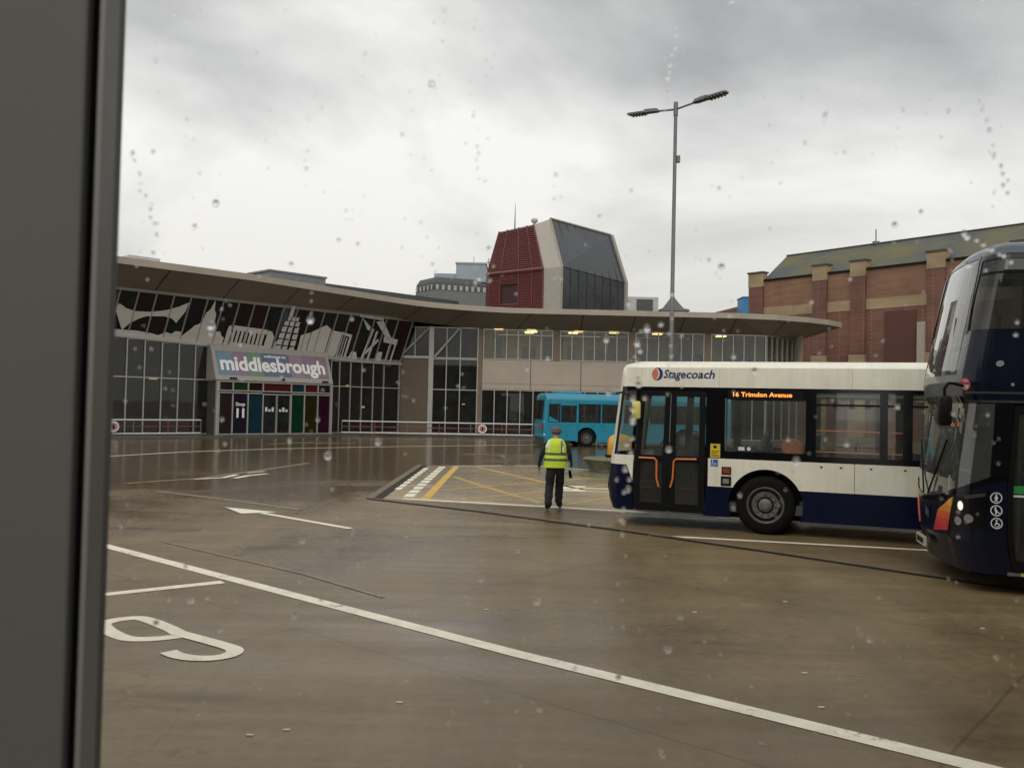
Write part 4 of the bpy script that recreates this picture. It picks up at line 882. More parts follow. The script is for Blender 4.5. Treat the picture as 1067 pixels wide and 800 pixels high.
def roof_shell(S,z0,zs,mats,parent,name='roof',L0=None):
    m=MB(); L_=S.L; sl=[L_,L_*.75,L_*.5,L_*.25]+[x for x in S.nodes if 2*S.sc-L_<x<L_]+[2*S.sc-L_*.25,2*S.sc-L_*.5,2*S.sc-L_*.75,2*S.sc-L_]
    sl=sorted(set(round(x,5) for x in sl),reverse=True)
    rings=[[S.at(s_,z) for s_ in sl] for z in [z0]+zs]
    m.loft(rings,closed=True); top=rings[-1]; k=len(top)
    m.add(top,[list(t_) for t_ in tessellate_polygon([[Vector((v.x,v.y,0)) for v in top]])])
    return m.build(name,mats,parent,smooth=True)
def text_on(parent,name,body,S,s0,z0,width,size,mt,off=.006,**kw):
    m=MB(); lettering(m,body,lambda x,y:S.at(s0+x,z0+y,off),width=width,size=size,**kw); return m.build(name,mt,parent)
def disc(m,S,cx_,cz,rx,rz,off,mi=0,n=24,skew=0):
    m.add([S.at(cx_+rx*math.cos(2*math.pi*k/n),cz+rz*math.sin(2*math.pi*k/n),off) for k in range(n)],[list(range(n))],mi)
def ringdisc(m,S,cx_,cz,r0,r1,off,mi=0,n=24):
    a=[S.at(cx_+r0*math.cos(2*math.pi*k/n),cz+r0*math.sin(2*math.pi*k/n),off) for k in range(n)]; b_=[S.at(cx_+r1*math.cos(2*math.pi*k/n),cz+r1*math.sin(2*math.pi*k/n),off) for k in range(n)]
    for k in range(n): j=(k+1)%n; m.quad(a[k],a[j],b_[j],b_[k],mi)
# ---------------- white and navy single decker
wb=thing('single_decker_bus','white and navy single decker bus with orange lettered side display, side doors towards the camera','bus',(4.25-.934*2.88,14.73+.358*2.88,0),math.atan2(-.358,.934))
S=Surf(10.8,2.44,.40,.10,.50,.10,[(.25,.10),(.45,.02),(.65,0),(1.1,.03),(2.4,.2),(2.74,.24),(2.82,.30),(2.88,.5)],1.5,[(2.765,0),(2.81,.045),(2.855,.16),(2.89,.42)])
FE=2*S.sc                                                    # far-side mirror of s=0
def P_(name,mt,fn,parent=wb,**k): m=MB(); fn(m); return m.build(name,mt,parent,**k)
roof_shell(S,2.43,[2.6,2.765,2.79,2.81,2.83,2.855,2.875,2.89],cream,wb)
nav=P_('skirt',navy,lambda m:(patch(m,S,rect(FE-.45,.45,.27,1.06)),patch(m,S,[(.45,.27),(.62,.27),(.62,.79),(.50,1.06),(.45,1.06)]),patch(m,S,[(.45,.27),(.62,.27),(.62,.79),(.50,1.06),(.45,1.06)],mirror=True),
    patch(m,S,arch(2.88,.60,.25,.755,1.89,4.6)),patch(m,S,rect(4.6,7.2,.25,.755)),patch(m,S,arch(8.35,.60,.25,.755,7.2,10.8)),
    patch(m,S,arch(2.88,.60,.25,.755,.62,4.6),mirror=True),patch(m,S,rect(4.6,7.2,.25,.755),mirror=True),patch(m,S,arch(8.35,.60,.25,.755,7.2,10.8),mirror=True)),solid=.025)
P_('side_panel',cream,lambda m:(patch(m,S,rect(FE-.45,.45,1.06,1.23)),patch(m,S,[(.45,1.06),(.50,1.06),(.62,.79),(.62,1.23),(.45,1.23)]),patch(m,S,[(.45,1.06),(.50,1.06),(.62,.79),(.62,1.23),(.45,1.23)],mirror=True),
    patch(m,S,rect(-.03,.21,1.23,2.43)),patch(m,S,rect(-.03,.21,1.23,2.43),mirror=True),
    patch(m,S,arch(2.88,.60,.755,1.23,1.93,4.25)),patch(m,S,rect(4.26,5.55,.755,1.23)),patch(m,S,rect(5.56,7.19,.755,1.23)),patch(m,S,arch(8.35,.60,.755,1.23,7.2,10.8)),
    patch(m,S,arch(2.88,.60,.755,1.23,.62,4.25),mirror=True),patch(m,S,rect(4.25,7.2,.755,1.23),mirror=True),patch(m,S,arch(8.35,.60,.755,1.23,7.2,10.8),mirror=True)),solid=.02)
nw=[(2.20,3.50,1.36,2.25),(3.66,4.62,1.33,2.37),(4.74,4.96,1.33,2.37),(5.10,6.4,1.33,2.37),(6.55,7.85,1.33,2.37),(8.0,9.25,1.33,2.37),(9.4,10.4,1.33,2.37)]
P_('window_band',blackg,lambda m:(lattice(m,S,.21,.625,1.23,2.43,[(.26,.56,1.29,2.37)]),lattice(m,S,1.885,10.8,1.23,2.43,nw),lattice(m,S,.21,10.8,1.23,2.43,[(.26,1.1,1.29,2.37),(1.25,2.05,1.33,2.37)]+nw,mirror=True),
    patch(m,S,rect(FE+.03,-.03,2.20,2.43)),patch(m,S,rect(1.885,1.93,.755,1.23)),patch(m,S,rect(.625,1.885,2.36,2.43))),solid=.03)
for k,(a,b_,c,d) in enumerate([(.26,.56,1.29,2.37)]+nw):
    o=P_('window',busglass,lambda m:patch(m,S,rect(a,b_,c,d),-.012))
    if k>1:
        P_('hopper_bar',blackp,lambda m:patch(m,S,rect(a,b_,2.155,2.185),-.003,0,False,.02),o)
for a,b_,c,d in [(.26,1.1,1.29,2.37),(1.25,2.05,1.33,2.37)]+nw: P_('window',busglass,lambda m:patch(m,S,rect(a,b_,c,d),-.012,0,True))
P_('windscreen',busglass,lambda m:patch(m,S,rect(FE+.03,-.03,1.23,2.20),-.008))
P_('rear_panel',[cream,navy,blackg],lambda m:(m.quad(S.at(10.8,.25),S.at(2*S.sc-10.8,.25),S.at(2*S.sc-10.8,.755),S.at(10.8,.755),1),m.quad(S.at(10.8,.755),S.at(2*S.sc-10.8,.755),S.at(2*S.sc-10.8,1.23),S.at(10.8,1.23),0),m.quad(S.at(10.8,1.23),S.at(2*S.sc-10.8,1.23),S.at(2*S.sc-10.8,2.43),S.at(10.8,2.43),2)))
# doors
for a,b_,hr in ((.64,1.245,[(.72,1.19),(1.00,1.19),(1.045,1.15),(1.055,.85),(1.10,.70)]),(1.265,1.875,[(1.30,.70),(1.34,.85),(1.35,1.15),(1.39,1.19),(1.74,1.20)])):
    d_=P_('door',blackp,lambda m:lattice(m,S,a,b_,.29,2.36,[(a+.10,b_-.10,.42,1.16),(a+.10,b_-.10,1.24,2.28)],-.01),solid=.03)
    P_('pane',busdark,lambda m:(patch(m,S,rect(a+.1,b_-.1,.42,1.16),-.02),),d_)
    P_('pane',busglass,lambda m:(patch(m,S,rect(a+.1,b_-.1,1.24,2.28),-.02),),d_)
    P_('handrail',orange,lambda m:m.tube([S.at(x,z,.0)+Vector((0,-.035,0)) for x,z in hr],.017,8),d_,smooth=True)
P_('door_step',steel,lambda m:m.box(.66,1.86,-.005,.25,.265,.30))
# lettering, emblem, stickers
nl=mat('navy_lettering',(.010,.022,.13),.35,var=0); ol=mat('orange_emblem',(.60,.17,.06),.35,var=0); wl2=mat('white_sticker',(.62,.62,.60),.4,var=0)
text_on(wb,'operator_name','Stagecoach',S,1.08,2.585,.94,.20,nl,bold=.0035,shear=.22,res=2)
P_('emblem',[nl,cream,ol],lambda m:(disc(m,S,.955,2.65,.11,.11,.004,0),disc(m,S,.932,2.65,.066,.094,.006,1),disc(m,S,.915,2.65,.058,.088,.008,2)))
P_('side_display',blackp,lambda m:patch(m,S,rect(2.24,3.46,2.235,2.40),.003,0,False,.008))
text_on(wb,'display_text','16 Trimdon Avenue',S,2.33,2.285,.95,.105,led,off=.008,bold=.0015)
P_('poster',[mat('yellow_poster',(.60,.43,.03),.5,var=.05),blackp],lambda m:(patch(m,S,rect(1.965,2.13,1.245,1.475),.004),*[patch(m,S,rect(1.985,2.11-.03*(k%2),1.27+.036*k,1.283+.036*k),.006,1) for k in range(3)],disc(m,S,2.045,1.425,.03,.025,.006,1)))
P_('access_sticker',[mat('blue_sticker',(.01,.10,.36),.4,var=0),wl2],lambda m:(patch(m,S,rect(1.975,2.095,1.095,1.21),.004),disc(m,S,2.01,1.185,.012,.012,.006,1),ringdisc(m,S,2.015,1.135,.018,.026,.006,1,14),patch(m,S,rect(2.004,2.014,1.14,1.175),.006,1),patch(m,S,rect(2.045,2.08,1.12,1.13),.006,1),patch(m,S,rect(2.045,2.075,1.14,1.15),.006,1)))
P_('side_marker',[blackp,amber],lambda m:(patch(m,S,rect(2.16,2.315,.965,1.095),.012,0,False,.02),patch(m,S,rect(2.18,2.295,.985,1.075),.016,1)))
P_('side_repeater',[blackp,mat('grey_lens',(.25,.21,.19),.2)],lambda m:(patch(m,S,rect(2.15,2.32,.775,.935),.012,0,False,.02),patch(m,S,rect(2.185,2.285,.815,.895),.018,1)))
P_('window_sticker',wl2,lambda m:(patch(m,S,rect(2.43,2.53,1.38,1.44),.0),disc(m,S,2.60,1.41,.032,.032,.0)))
P_('fuel_flap',mat('cream_joint',(.45,.43,.36),.5),lambda m:[patch(m,S,rect(x,x+.006,.76,1.22),.002) for x in (4.255,5.555,7.195)])
P_('roof_joint',mat('cream_joint',(.45,.43,.36),.5),lambda m:[patch(m,S,rect(x,x+.006,2.44,2.74),.003) for x in (.62,2.1,4.2,6.2)])
P_('vent_row',dgrey,lambda m:[disc(m,S,x,1.16,.022,.015,.004) for x in (3.75,4.05,4.5,5.0,5.4)])
mi=P_('mirror',mat('yellow_mirror_back',(.62,.55,.14),.4,var=.08),lambda m:m.box(.66,.81,-.30,-.22,1.86,2.17,bev=.035),smooth=True)
P_('mirror_arm',blackp,lambda m:m.tube([(.30,.02,2.30),(.45,-.15,2.32),(.66,-.26,2.25),(.70,-.26,2.1)],.018,6),mi)
P_('wiper',blackp,lambda m:m.tube([S.at(-.5,1.25,.03),S.at(-.9,2.0,.03)],.012,5))
for mr in (False,True): P_('headlight',[blackp,wl2],lambda m:(patch(m,S,rrect(-.35,.0,.55,.80,.05),.008,0,mr),patch(m,S,rrect(-.30,-.05,.60,.75,.05),.012,1,mr)))
P_('windscreen_display',blackp,lambda m:m.box(.35,.42,.5,1.95,2.22,2.40))
# interior
P_('floor',mat('bus_floor',(.05,.055,.06),.6,var=.2),lambda m:(m.box(.45,1.95,.06,2.36,.30,.34),m.box(1.95,10.7,.75,1.7,.30,.34),m.box(2.2,10.7,.06,.75,.34,.5),m.box(2.2,10.7,1.7,2.38,.34,.5),m.box(7.0,10.7,.06,2.38,.5,.62)))
P_('ceiling',mat('bus_ceiling',(.24,.24,.23),.6,var=.05),lambda m:(m.box(.9,10.7,.06,2.38,2.46,2.5),m.box(.9,10.7,.05,.3,2.30,2.46),m.box(.9,10.7,2.14,2.39,2.38,2.46)))
P_('driver_cab',dgrey,lambda m:(m.box(1.45,1.52,1.2,2.38,.34,1.45),m.box(.75,1.45,1.18,1.23,.34,1.30),m.box(.35,.62,.3,2.2,.34,1.12),m.box(.40,.80,1.35,2.1,1.0,1.18)))
P_('steering_wheel',blackp,lambda m:m.tube([Vector((.85+.06*math.cos(a),1.75+.22*math.cos(a),1.25+.2*math.sin(a))) for a in [2*math.pi*k/20 for k in range(21)]],.016,6,cap=False),smooth=True)
seat(wb,1.02,1.5,.55,seatm,.5)
for x in (2.35,3.0,3.9,4.7,5.5,6.3,7.2,8.0,8.8,9.6):
    for y in (.16,1.85): 
        if not (x<3.2 and y<1): seat(wb,x,y,.42 if x<7 else .62,seatm)
P_('grab_rail',orange,lambda m:(m.tube([(3.60,.12,1.745),(5.0,.12,1.745)],.016,6),m.tube([(3.60,.12,1.40),(5.0,.12,1.40)],.016,6),m.tube([(4.84,.35,.4),(4.84,.35,2.44)],.018,6),m.tube([(2.1,1.0,.34),(2.1,1.0,2.44)],.016,6),m.tube([(3.1,.75,2.30),(10.4,.75,2.30)],.016,6),m.tube([(3.1,1.7,2.30),(10.4,1.7,2.30)],.016,6)),smooth=True)
P_('hanging_strap',blackp,lambda m:[m.slab([(x-.03,.74,2.30),(x+.03,.74,2.30),(x+.05,.74,2.12),(x-.05,.74,2.12)],(0,.02,0)) for x in (3.95,4.2,4.45,4.65)])
P_('luggage_pen',dgrey,lambda m:(m.box(2.15,2.20,.3,1.0,.34,1.32),m.tube([(2.74,.5,1.38),(2.86,.5,1.62),(2.88,.5,1.72)],[.07,.06,.04],8)))
P_('orange_seat_top',mat('orange_seat_fabric',(.45,.15,.05),.7,var=.5,scale=9),lambda m:m.lathe([(0,0),(.16,.0),(.19,.05),(.16,.1),(0,.1)],20,Matrix.Translation((3.28,.42,1.43))@Matrix.Diagonal((1,.5,.9,1))@Matrix.Rotation(R(90),4,'X')),smooth=True)
P_('interior_lamp',mat('lit_bus_lamp',(.8,.8,.7),.4,var=0,emit=(1,.93,.7),estr=.9),lambda m:(m.box(2.3,3.0,1.95,2.0,2.36,2.38),))
P_('underframe',blackp,lambda m:(m.box(.7,2.25,.15,2.3,.24,.30),m.box(3.5,7.7,.2,2.25,.26,.34),m.box(2.25,3.5,.5,1.94,.2,.34),m.box(2.26,3.5,.30,.5,.34,1.08),m.box(8.95,10.6,.2,2.2,.25,.5),m.box(7.72,8.98,.3,2.1,.34,1.1)))
for x in (2.88,8.35):
    wheel(wb,x,.145); wheel(wb,x,2.44-.145,face=1)
P_('mudguard',blackp,lambda m:[m.loft([[Vector((c+.60*math.cos(t_),y,.48+.60*math.sin(t_))) for t_ in [math.pi*(1.12-1.24*k/16) for k in range(17)]] for y in ys],closed=False) for c in (2.88,8.35) for ys in ((.01,.36),(2.08,2.43))])
# ---------------- navy double decker
dk=thing('double_decker_bus','dark navy double decker bus with orange and yellow corner flash at the right edge','bus',(5.2-.13*.97,10.3+.13*.247,0),math.atan2(-.247,.97))
D=Surf(10.9,2.5,.40,.10,.40,.09,[(.22,.12),(.6,.02),(1.1,0),(1.4,.02),(2.2,.13),(2.3,.08),(2.45,.06),(2.6,.08),(3.0,.16),(3.5,.26),(3.9,.35),(4.02,.41),(4.10,.50),(4.15,.70)],1.6,[(3.75,0),(3.93,.03),(4.04,.10),(4.11,.24),(4.15,.55)])
FD=2*D.sc
def Q_(name,mt,fn,parent=dk,**k): m=MB(); fn(m); return m.build(name,mt,parent,**k)
roof_shell(D,3.95,[3.98,4.02,4.05,4.08,4.10,4.125,4.15],mat('pale_navy_roof',(.05,.06,.075),.3,var=.1,coat=.4),dk)
lowb=[(.46,1.35),(.16,1.22),(-.2,1.12),(-.48,1.06)]; lowm=[(FD-a,b_) for a,b_ in lowb][::-1]
Q_('front_panel',navyd,lambda m:patch(m,D,[(.64,.24),(.64,1.35)]+lowb+[(D.sc,1.02)]+lowm+[(FD-.64,1.35),(FD-.64,.24)]),solid=.02)
Q_('windscreen',screen,lambda m:patch(m,D,lowb+[(D.sc,1.02)]+lowm+[(FD-.42,2.2),(.42,2.2)],-.008))
Q_('windscreen_border',blackg,lambda m:(patch(m,D,[(.64,1.35),(.46,1.35),(.42,2.2),(.64,2.2)]),patch(m,D,[(.64,1.35),(.46,1.35),(.42,2.2),(.64,2.2)],mirror=True),
   patch(m,D,[(.64,1.35),(.46,1.35),(.16,1.22),(-.2,1.12),(-.48,1.06),(D.sc,1.02),(D.sc,.95),(-.5,.99),(-.2,1.05),(.2,1.15),(.5,1.28),(.64,1.31)],.004),patch(m,D,[(.64,1.35),(.46,1.35),(.16,1.22),(-.2,1.12),(-.48,1.06),(D.sc,1.02),(D.sc,.95),(-.5,.99),(-.2,1.05),(.2,1.15),(.5,1.28),(.64,1.31)],.004,0,True)),solid=.02)
Q_('belt_panel',navyd,lambda m:(patch(m,D,rect(.07,10.9,2.2,3.05)),patch(m,D,rect(.07,10.9,2.2,3.05),mirror=True)),solid=.02)
gv=mat('grey_front_visor',(.13,.135,.135),.3,var=.1,coat=.3)
Q_('front_visor',[gv,blackg],lambda m:(patch(m,D,rect(FD-.07,.07,2.28,2.54)),patch(m,D,rect(FD-.07,.07,2.2,2.28),0,1),patch(m,D,[(-.07,2.54),(.07,2.54),(.07,3.05),(-.07,3.05)]),patch(m,D,[(-.07,2.54),(.07,2.54),(.07,3.05),(-.07,3.05)],0,0,True)),solid=.02)
Q_('upper_windscreen',screen,lambda m:patch(m,D,rect(FD+.07,-.07,2.54,3.95),-.006))
for mr_ in (False,True): Q_('upper_pillar',blackg,lambda m:patch(m,D,[(.01,3.02),(-.11,3.97),(-.18,3.97),(-.06,3.02)],.006,0,mr_,.03))
uw=[(-.02,1.45,3.06,3.88)]+[(1.55+1.5*k,2.97+1.5*k,3.06,3.88) for k in range(6)]
Q_('upper_window_band',blackg,lambda m:(lattice(m,D,-.08,10.9,3.05,3.95,uw),lattice(m,D,-.08,10.9,3.05,3.95,uw,mirror=True)),solid=.02)
for a,b_,c,d in uw:
    o=Q_('window',busdark,lambda m:patch(m,D,rect(a,b_,c,d),-.01)); Q_('hopper_bar',blackp,lambda m:patch(m,D,rect(a,b_,3.71,3.735),-.004,0,False,.02),o)
    Q_('window',busdark,lambda m:patch(m,D,rect(a,b_,c,d),-.01,0,True))
lw_=[(2.15+1.45*k,3.5+1.45*k,1.2,2.1) for k in range(6)]
Q_('side_panel',[navy,blackg],lambda m:(lattice(m,D,1.95,10.9,1.12,2.2,lw_,0,1),lattice(m,D,.64,10.9,1.12,2.2,[(.7,2.0,1.2,2.1)]+lw_,0,1,True),patch(m,D,arch(2.75,.60,.24,1.12,1.95,5)),patch(m,D,rect(5,7,.24,1.12)),patch(m,D,arch(8.2,.60,.24,1.12,7,10.9)),
   patch(m,D,arch(2.75,.60,.24,1.12,.64,5),mirror=True),patch(m,D,rect(5,7,.24,1.12),mirror=True),patch(m,D,arch(8.2,.60,.24,1.12,7,10.9),mirror=True)),solid=.02)
for a,b_,c,d in lw_: 
    Q_('window',busdark,lambda m:patch(m,D,rect(a,b_,c,d),-.01)); Q_('window',busdark,lambda m:patch(m,D,rect(a,b_,c,d),-.01,0,True))
Q_('window',busdark,lambda m:patch(m,D,rect(.7,2.0,1.2,2.1),-.01,0,True))
Q_('rear_panel',[navy,blackg],lambda m:(m.quad(D.at(10.9,.3),D.at(FD-10.9,.3),D.at(FD-10.9,3.05),D.at(10.9,3.05)),m.quad(D.at(10.9,3.05),D.at(FD-10.9,3.05),D.at(FD-10.9,3.95),D.at(10.9,3.95),1)))
for a,b_ in ((.65,1.29),(1.30,1.94)):
    d_=Q_('door',blackp,lambda m:lattice(m,D,a,b_,.28,2.18,[(a+.06,b_-.06,.4,2.1)],-.01),solid=.03); Q_('pane',busdark,lambda m:patch(m,D,rect(a+.06,b_-.06,.4,2.1),-.02),d_)
    if a<1: 
        Q_('door_sticker',[mat('green_sticker',(.03,.25,.06),.4,var=0),wl2],lambda m:(patch(m,D,rect(.72,.98,1.17,1.26),-.012),patch(m,D,rect(.72,.98,1.13,1.155),-.012,1)),d_)
        Q_('handrail',mat('grey_handrail',(.3,.3,.3),.3,.5),lambda m:m.tube([D.at(.75,.5,-.05),D.at(.75,1.9,-.05)],.016,6),d_)
Q_('door_step',[steel,mat('yellow_step_edge',(.55,.4,.08),.5,var=.1)],lambda m:(m.box(.66,.80,-.012,.3,.235,.275),m.box(.80,1.92,-.012,.3,.235,.275,1)))
# corner flash, lamps, marks
fl=bpy.data.materials.new('orange_flash'); fl.use_nodes=True; nt=fl.node_tree; L=nt.links.new; b=nt.nodes['Principled BSDF']; b.inputs['Roughness'].default_value=.25
tc=nd(nt,'ShaderNodeTexCoord'); sp=nd(nt,'ShaderNodeSeparateXYZ'); L(tc.outputs['Object'],sp.inputs[0]); rp=nd(nt,'ShaderNodeValToRGB'); mr=nd(nt,'ShaderNodeMapRange'); mr.inputs[1].default_value=.62; mr.inputs[2].default_value=1.08; L(sp.outputs['Z'],mr.inputs[0]); L(mr.outputs[0],rp.inputs[0])
rp.color_ramp.interpolation='CONSTANT'
for pos,c in ((0,(.55,.05,.07)),(.22,(.62,.07,.06)),(.40,(.68,.13,.05)),(.58,(.72,.26,.04)),(.78,(.75,.42,.05))):
    e=rp.color_ramp.elements[0] if pos==0 else (rp.color_ramp.elements[1] if pos==.22 else rp.color_ramp.elements.new(pos)); e.position=pos; e.color=(*c,1)
L(rp.outputs[0],b.inputs['Base Color'])
for mr_ in (False,True):
    Q_('corner_flash',fl,lambda m:patch(m,D,[(-.57,.62),(-.40,.89),(.04,1.09),(-.10,.68)],.012,0,mr_,.012))
    hl=Q_('headlight',[blackg,dgrey],lambda m:(patch(m,D,[(-.10,.68),(.07,1.10),(.46,1.20),(.52,1.05),(.36,.76)],.012,0,mr_,.012),patch(m,D,[(.2,1.12),(.42,1.17),(.42,1.13),(.22,1.08)],.018,1,mr_)))
    Q_('lamp',lampw,lambda m:disc(m,D,FD-.16 if mr_ else .16,1.0,.035,.055,.02),hl)
    Q_('lamp',mat('unlit_lamp',(.25,.25,.24),.15,.3),lambda m:(disc(m,D,FD-.12 if mr_ else .12,.82,.05,.05,.02),disc(m,D,FD-.25 if mr_ else .25,.86,.05,.05,.02)),hl)
Q_('badge',mat('chrome_badge',(.45,.46,.47),.3,.6),lambda m:(patch(m,D,rect(-.86,-.82,.78,.88),.02),patch(m,D,rect(-.77,-.73,.76,.86),.02)))
Q_('number_plate',mat('pale_plate',(.50,.48,.38),.4,var=.1),lambda m:m.box(-.03,.0,1.0,1.5,.38,.50))
Q_('number_plate_text',blackp,lambda m:[m.box(-.034,-.031,1.05+.06*k,1.085+.06*k,.405,.475) for k in range(7)])
icm=mat('white_icon',(.62,.64,.66),.4,var=0)
def icons(m):
    for k,z in enumerate((1.115,.97,.825)):
        ringdisc(m,D,.535,z,.052,.064,.014)
        disc(m,D,.535+(.0 if k!=1 else -.01),z+.030,.011,.011,.016,0,12)
        if k==0: patch(m,D,[(.52,z+.018),(.55,z+.018),(.556,z-.008),(.546,z-.008),(.55,z-.042),(.538,z-.042),(.534,z-.012),(.528,z-.042),(.516,z-.042),(.524,z-.008),(.512,z-.006)],.016)
        if k==1: patch(m,D,[(.512,z+.016),(.535,z+.018),(.55,z-.01),(.575,z-.03),(.57,z-.038),(.54,z-.02),(.535,z-.042),(.522,z-.042),(.522,z-.01)],.016)
        if k==2: ringdisc(m,D,.538,z-.018,.018,.026,.016,0,14); patch(m,D,[(.525,z+.018),(.538,z+.018),(.54,z-.002),(.565,z-.004),(.572,z-.03),(.562,z-.03),(.556,z-.012),(.526,z-.01)],.018)
Q_('access_marks',icm,icons)
Q_('round_sticker',[mat('pink_sticker',(.60,.24,.24),.4,var=.1),mat('red_mark',(.35,.03,.04),.4,var=0),wl2],lambda m:(disc(m,D,.13,2.42,.075,.075,.010),ringdisc(m,D,.13,2.42,.066,.075,.013,1),patch(m,D,rect(.07,.19,2.425,2.45),.014,1),patch(m,D,rect(.09,.13,2.37,2.42),.014,2),patch(m,D,rect(.14,.17,2.37,2.41),.014,2)))
Q_('vent_disc',mat('chrome_badge',(.45,.46,.47),.3,.6),lambda m:(disc(m,D,.50,2.66,.045,.036,.008),disc(m,D,.03,2.88,.012,.012,.008),disc(m,D,.66,2.42,.02,.02,.008)))
Q_('upper_trim',dgrey,lambda m:(patch(m,D,rect(.1,2.4,2.31,2.335),.004),patch(m,D,rect(.1,10.9,2.21,2.235),.004)))
mi=Q_('mirror',blackp,lambda m:m.box(-.10,.04,-.16,.0,1.93,2.28,bev=.04),smooth=True)
Q_('mirror_arm',blackp,lambda m:m.tube([D.at(.10,2.40,.01),Vector((.06,-.07,2.42)),Vector((0,-.10,2.42)),Vector((-.04,-.09,2.36)),Vector((-.04,-.09,2.24))],.018,7),mi,smooth=True)
Q_('wiper',blackp,lambda m:(m.tube([D.at(-.7,1.06,.03),D.at(-.25,1.75,.03)],.012,5),m.tube([D.at(-.9,1.06,.03),D.at(-1.6,1.7,.03)],.012,5)))
# inside
Q_('floor',dgrey,lambda m:(m.box(.6,10.8,.06,2.44,.32,.36),m.box(.4,10.8,.05,2.45,2.26,2.34)))
Q_('ceiling',mgrey,lambda m:m.box(.75,10.8,.25,2.25,3.95,3.98))
Q_('dashboard',[mat('blue_grey_dash',(.10,.13,.18),.5,var=.15),blackp],lambda m:(m.box(.22,.75,.25,2.3,.9,1.15),m.box(.3,.6,.9,2.3,1.15,1.3,1),m.box(.85,.90,1.15,2.4,.36,1.9,1)))
Q_('steering_wheel',blackp,lambda m:m.tube([Vector((.85+.08*math.cos(a),1.75+.24*math.cos(a),1.35+.2*math.sin(a))) for a in [2*math.pi*k/20 for k in range(21)]],.018,6,cap=False),smooth=True)
Q_('cab_pole',orange,lambda m:m.tube([(.25,.30,2.02),(.40,.28,1.80)],.018,6))
Q_('cab_post',dgrey,lambda m:(m.tube([(.62,.12,.36),(.58,.12,2.25)],.03,6),m.box(.8,1.0,.7,1.1,.36,1.5)))
Q_('front_ledge',mat('pale_green_padding',(.34,.38,.20),.6,var=.4,scale=5),lambda m:m.box(.30,.55,.25,1.25,2.36,2.86,bev=.04))
pseat=mat('pale_seat_vinyl',(.30,.29,.25),.7,var=.2,scale=3)
for k in range(10):
    for y in (.12,1.9): seat(dk,.62+.9*k,y,2.42,pseat,.45); 
    if k>1: 
        for y in (.12,1.9): seat(dk,.9+.9*k,y,.45,seatm,.45)
Q_('upper_handrail',orange,lambda m:(m.tube([(.35,.2,2.95),(.35,2.3,2.95)],.018,6),m.tube([(1.1,.75,2.34),(1.1,.75,4.02)],.018,6)))
Q_('underframe',blackp,lambda m:(m.box(.3,2.1,.15,2.35,.2,.32),m.box(3.4,7.5,.2,2.3,.24,.34),m.box(2.1,3.4,.5,2,.2,.34),m.box(8.9,10.7,.2,2.3,.24,.5)))
for x in (2.75,8.2): wheel(dk,x,.15); wheel(dk,x,2.35,face=1)
Q_('mudguard',blackp,lambda m:[m.loft([[Vector((c+.60*math.cos(t_),y,.48+.60*math.sin(t_))) for t_ in [math.pi*(1.12-1.24*k/16) for k in range(17)]] for y in ys],closed=False) for c in (2.75,8.2) for ys in ((.01,.36),(2.14,2.49))])
# ---------------- turquoise single decker far off, tail towards the left
tb_=thing('turquoise_bus','turquoise single decker bus near the station, rear end behind the man','bus',(1.56,45,0),R(10))
T=Surf(10.2,2.44,.25,.06,.28,.05,[(.22,.12),(.45,.0),(1.2,.0),(2.4,.1),(2.6,.14),(2.71,.3)],.8,[(2.45,0),(2.58,.05),(2.66,.15),(2.72,.4)])
FT=2*T.sc
def U_(name,mt,fn,parent=tb_,**k): m=MB(); fn(m); return m.build(name,mt,parent,**k)
roof_shell(T,2.36,[2.45,2.52,2.58,2.62,2.66,2.70,2.72],teal,tb_)
U_('roof_pod',teal,lambda m:m.box(.9,2.2,.5,1.9,2.71,2.82,bev=.04)); U_('roof_pod',teal,lambda m:m.box(4,6,.5,1.9,2.71,2.80,bev=.04))
tw_=[(.36,.93,1.26,2.14),(1.03,1.78,1.27,2.07),(1.95,3.06,1.27,2.16),(3.19,4.2,1.27,2.16),(4.35,5.6,1.27,2.16),(5.75,7.0,1.27,2.16),(7.15,8.4,1.27,2.16),(8.55,9.8,1.27,2.16)]
U_('side_panel',teal,lambda m:(lattice(m,T,.06,10.2,1.2,2.36,tw_),patch(m,T,[(.36,1.26),(.93,1.26),(.36,1.55)],.0),lattice(m,T,.06,10.2,1.2,2.36,tw_,mirror=True),patch(m,T,rect(.06,1.9,.3,1.2)),patch(m,T,arch(2.36,.52,.24,1.2,1.8,3.4)),patch(m,T,rect(3.4,6.9,.24,1.2)),patch(m,T,arch(7.6,.52,.24,1.2,6.9,10.2)),patch(m,T,rect(.06,10.2,.24,1.2),mirror=True)),solid=.02)
U_('rear_panel',teal,lambda m:(patch(m,T,rect(FT-.06,.06,.3,1.35)),patch(m,T,rect(FT-.06,FT+.05,1.35,2.36)),patch(m,T,rect(-.05,.06,1.35,2.36))),solid=.02)
U_('rear_window',blackg,lambda m:(patch(m,T,rect(FT+.05,-.05,1.35,2.36)),))
for a,b_,c,d in tw_: 
    U_('window',busdark,lambda m:patch(m,T,rect(a,b_,c,d),-.01)); U_('window',busdark,lambda m:patch(m,T,rect(a,b_,c,d),-.01,0,True))
U_('window_rubber',blackp,lambda m:[patch(m,T,r_,.004) for a,b_,c,d in tw_ for r_ in (rect(a-.03,b_+.03,c-.03,c),rect(a-.03,b_+.03,d,d+.03),rect(a-.03,a,c,d),rect(b_,b_+.03,c,d))])
for mr_ in (False,True): U_('rear_lamp',[redlens,amber],lambda m:(patch(m,T,rect(-.22,.05,.92,1.14),.012,0,mr_,.02),patch(m,T,rect(-.16,.02,.80,.90),.012,1,mr_,.02)))
U_('white_reflector',wl2,lambda m:(disc(m,T,.14,.60,.05,.05,.006),disc(m,T,.10,1.25,.03,.03,.006)))
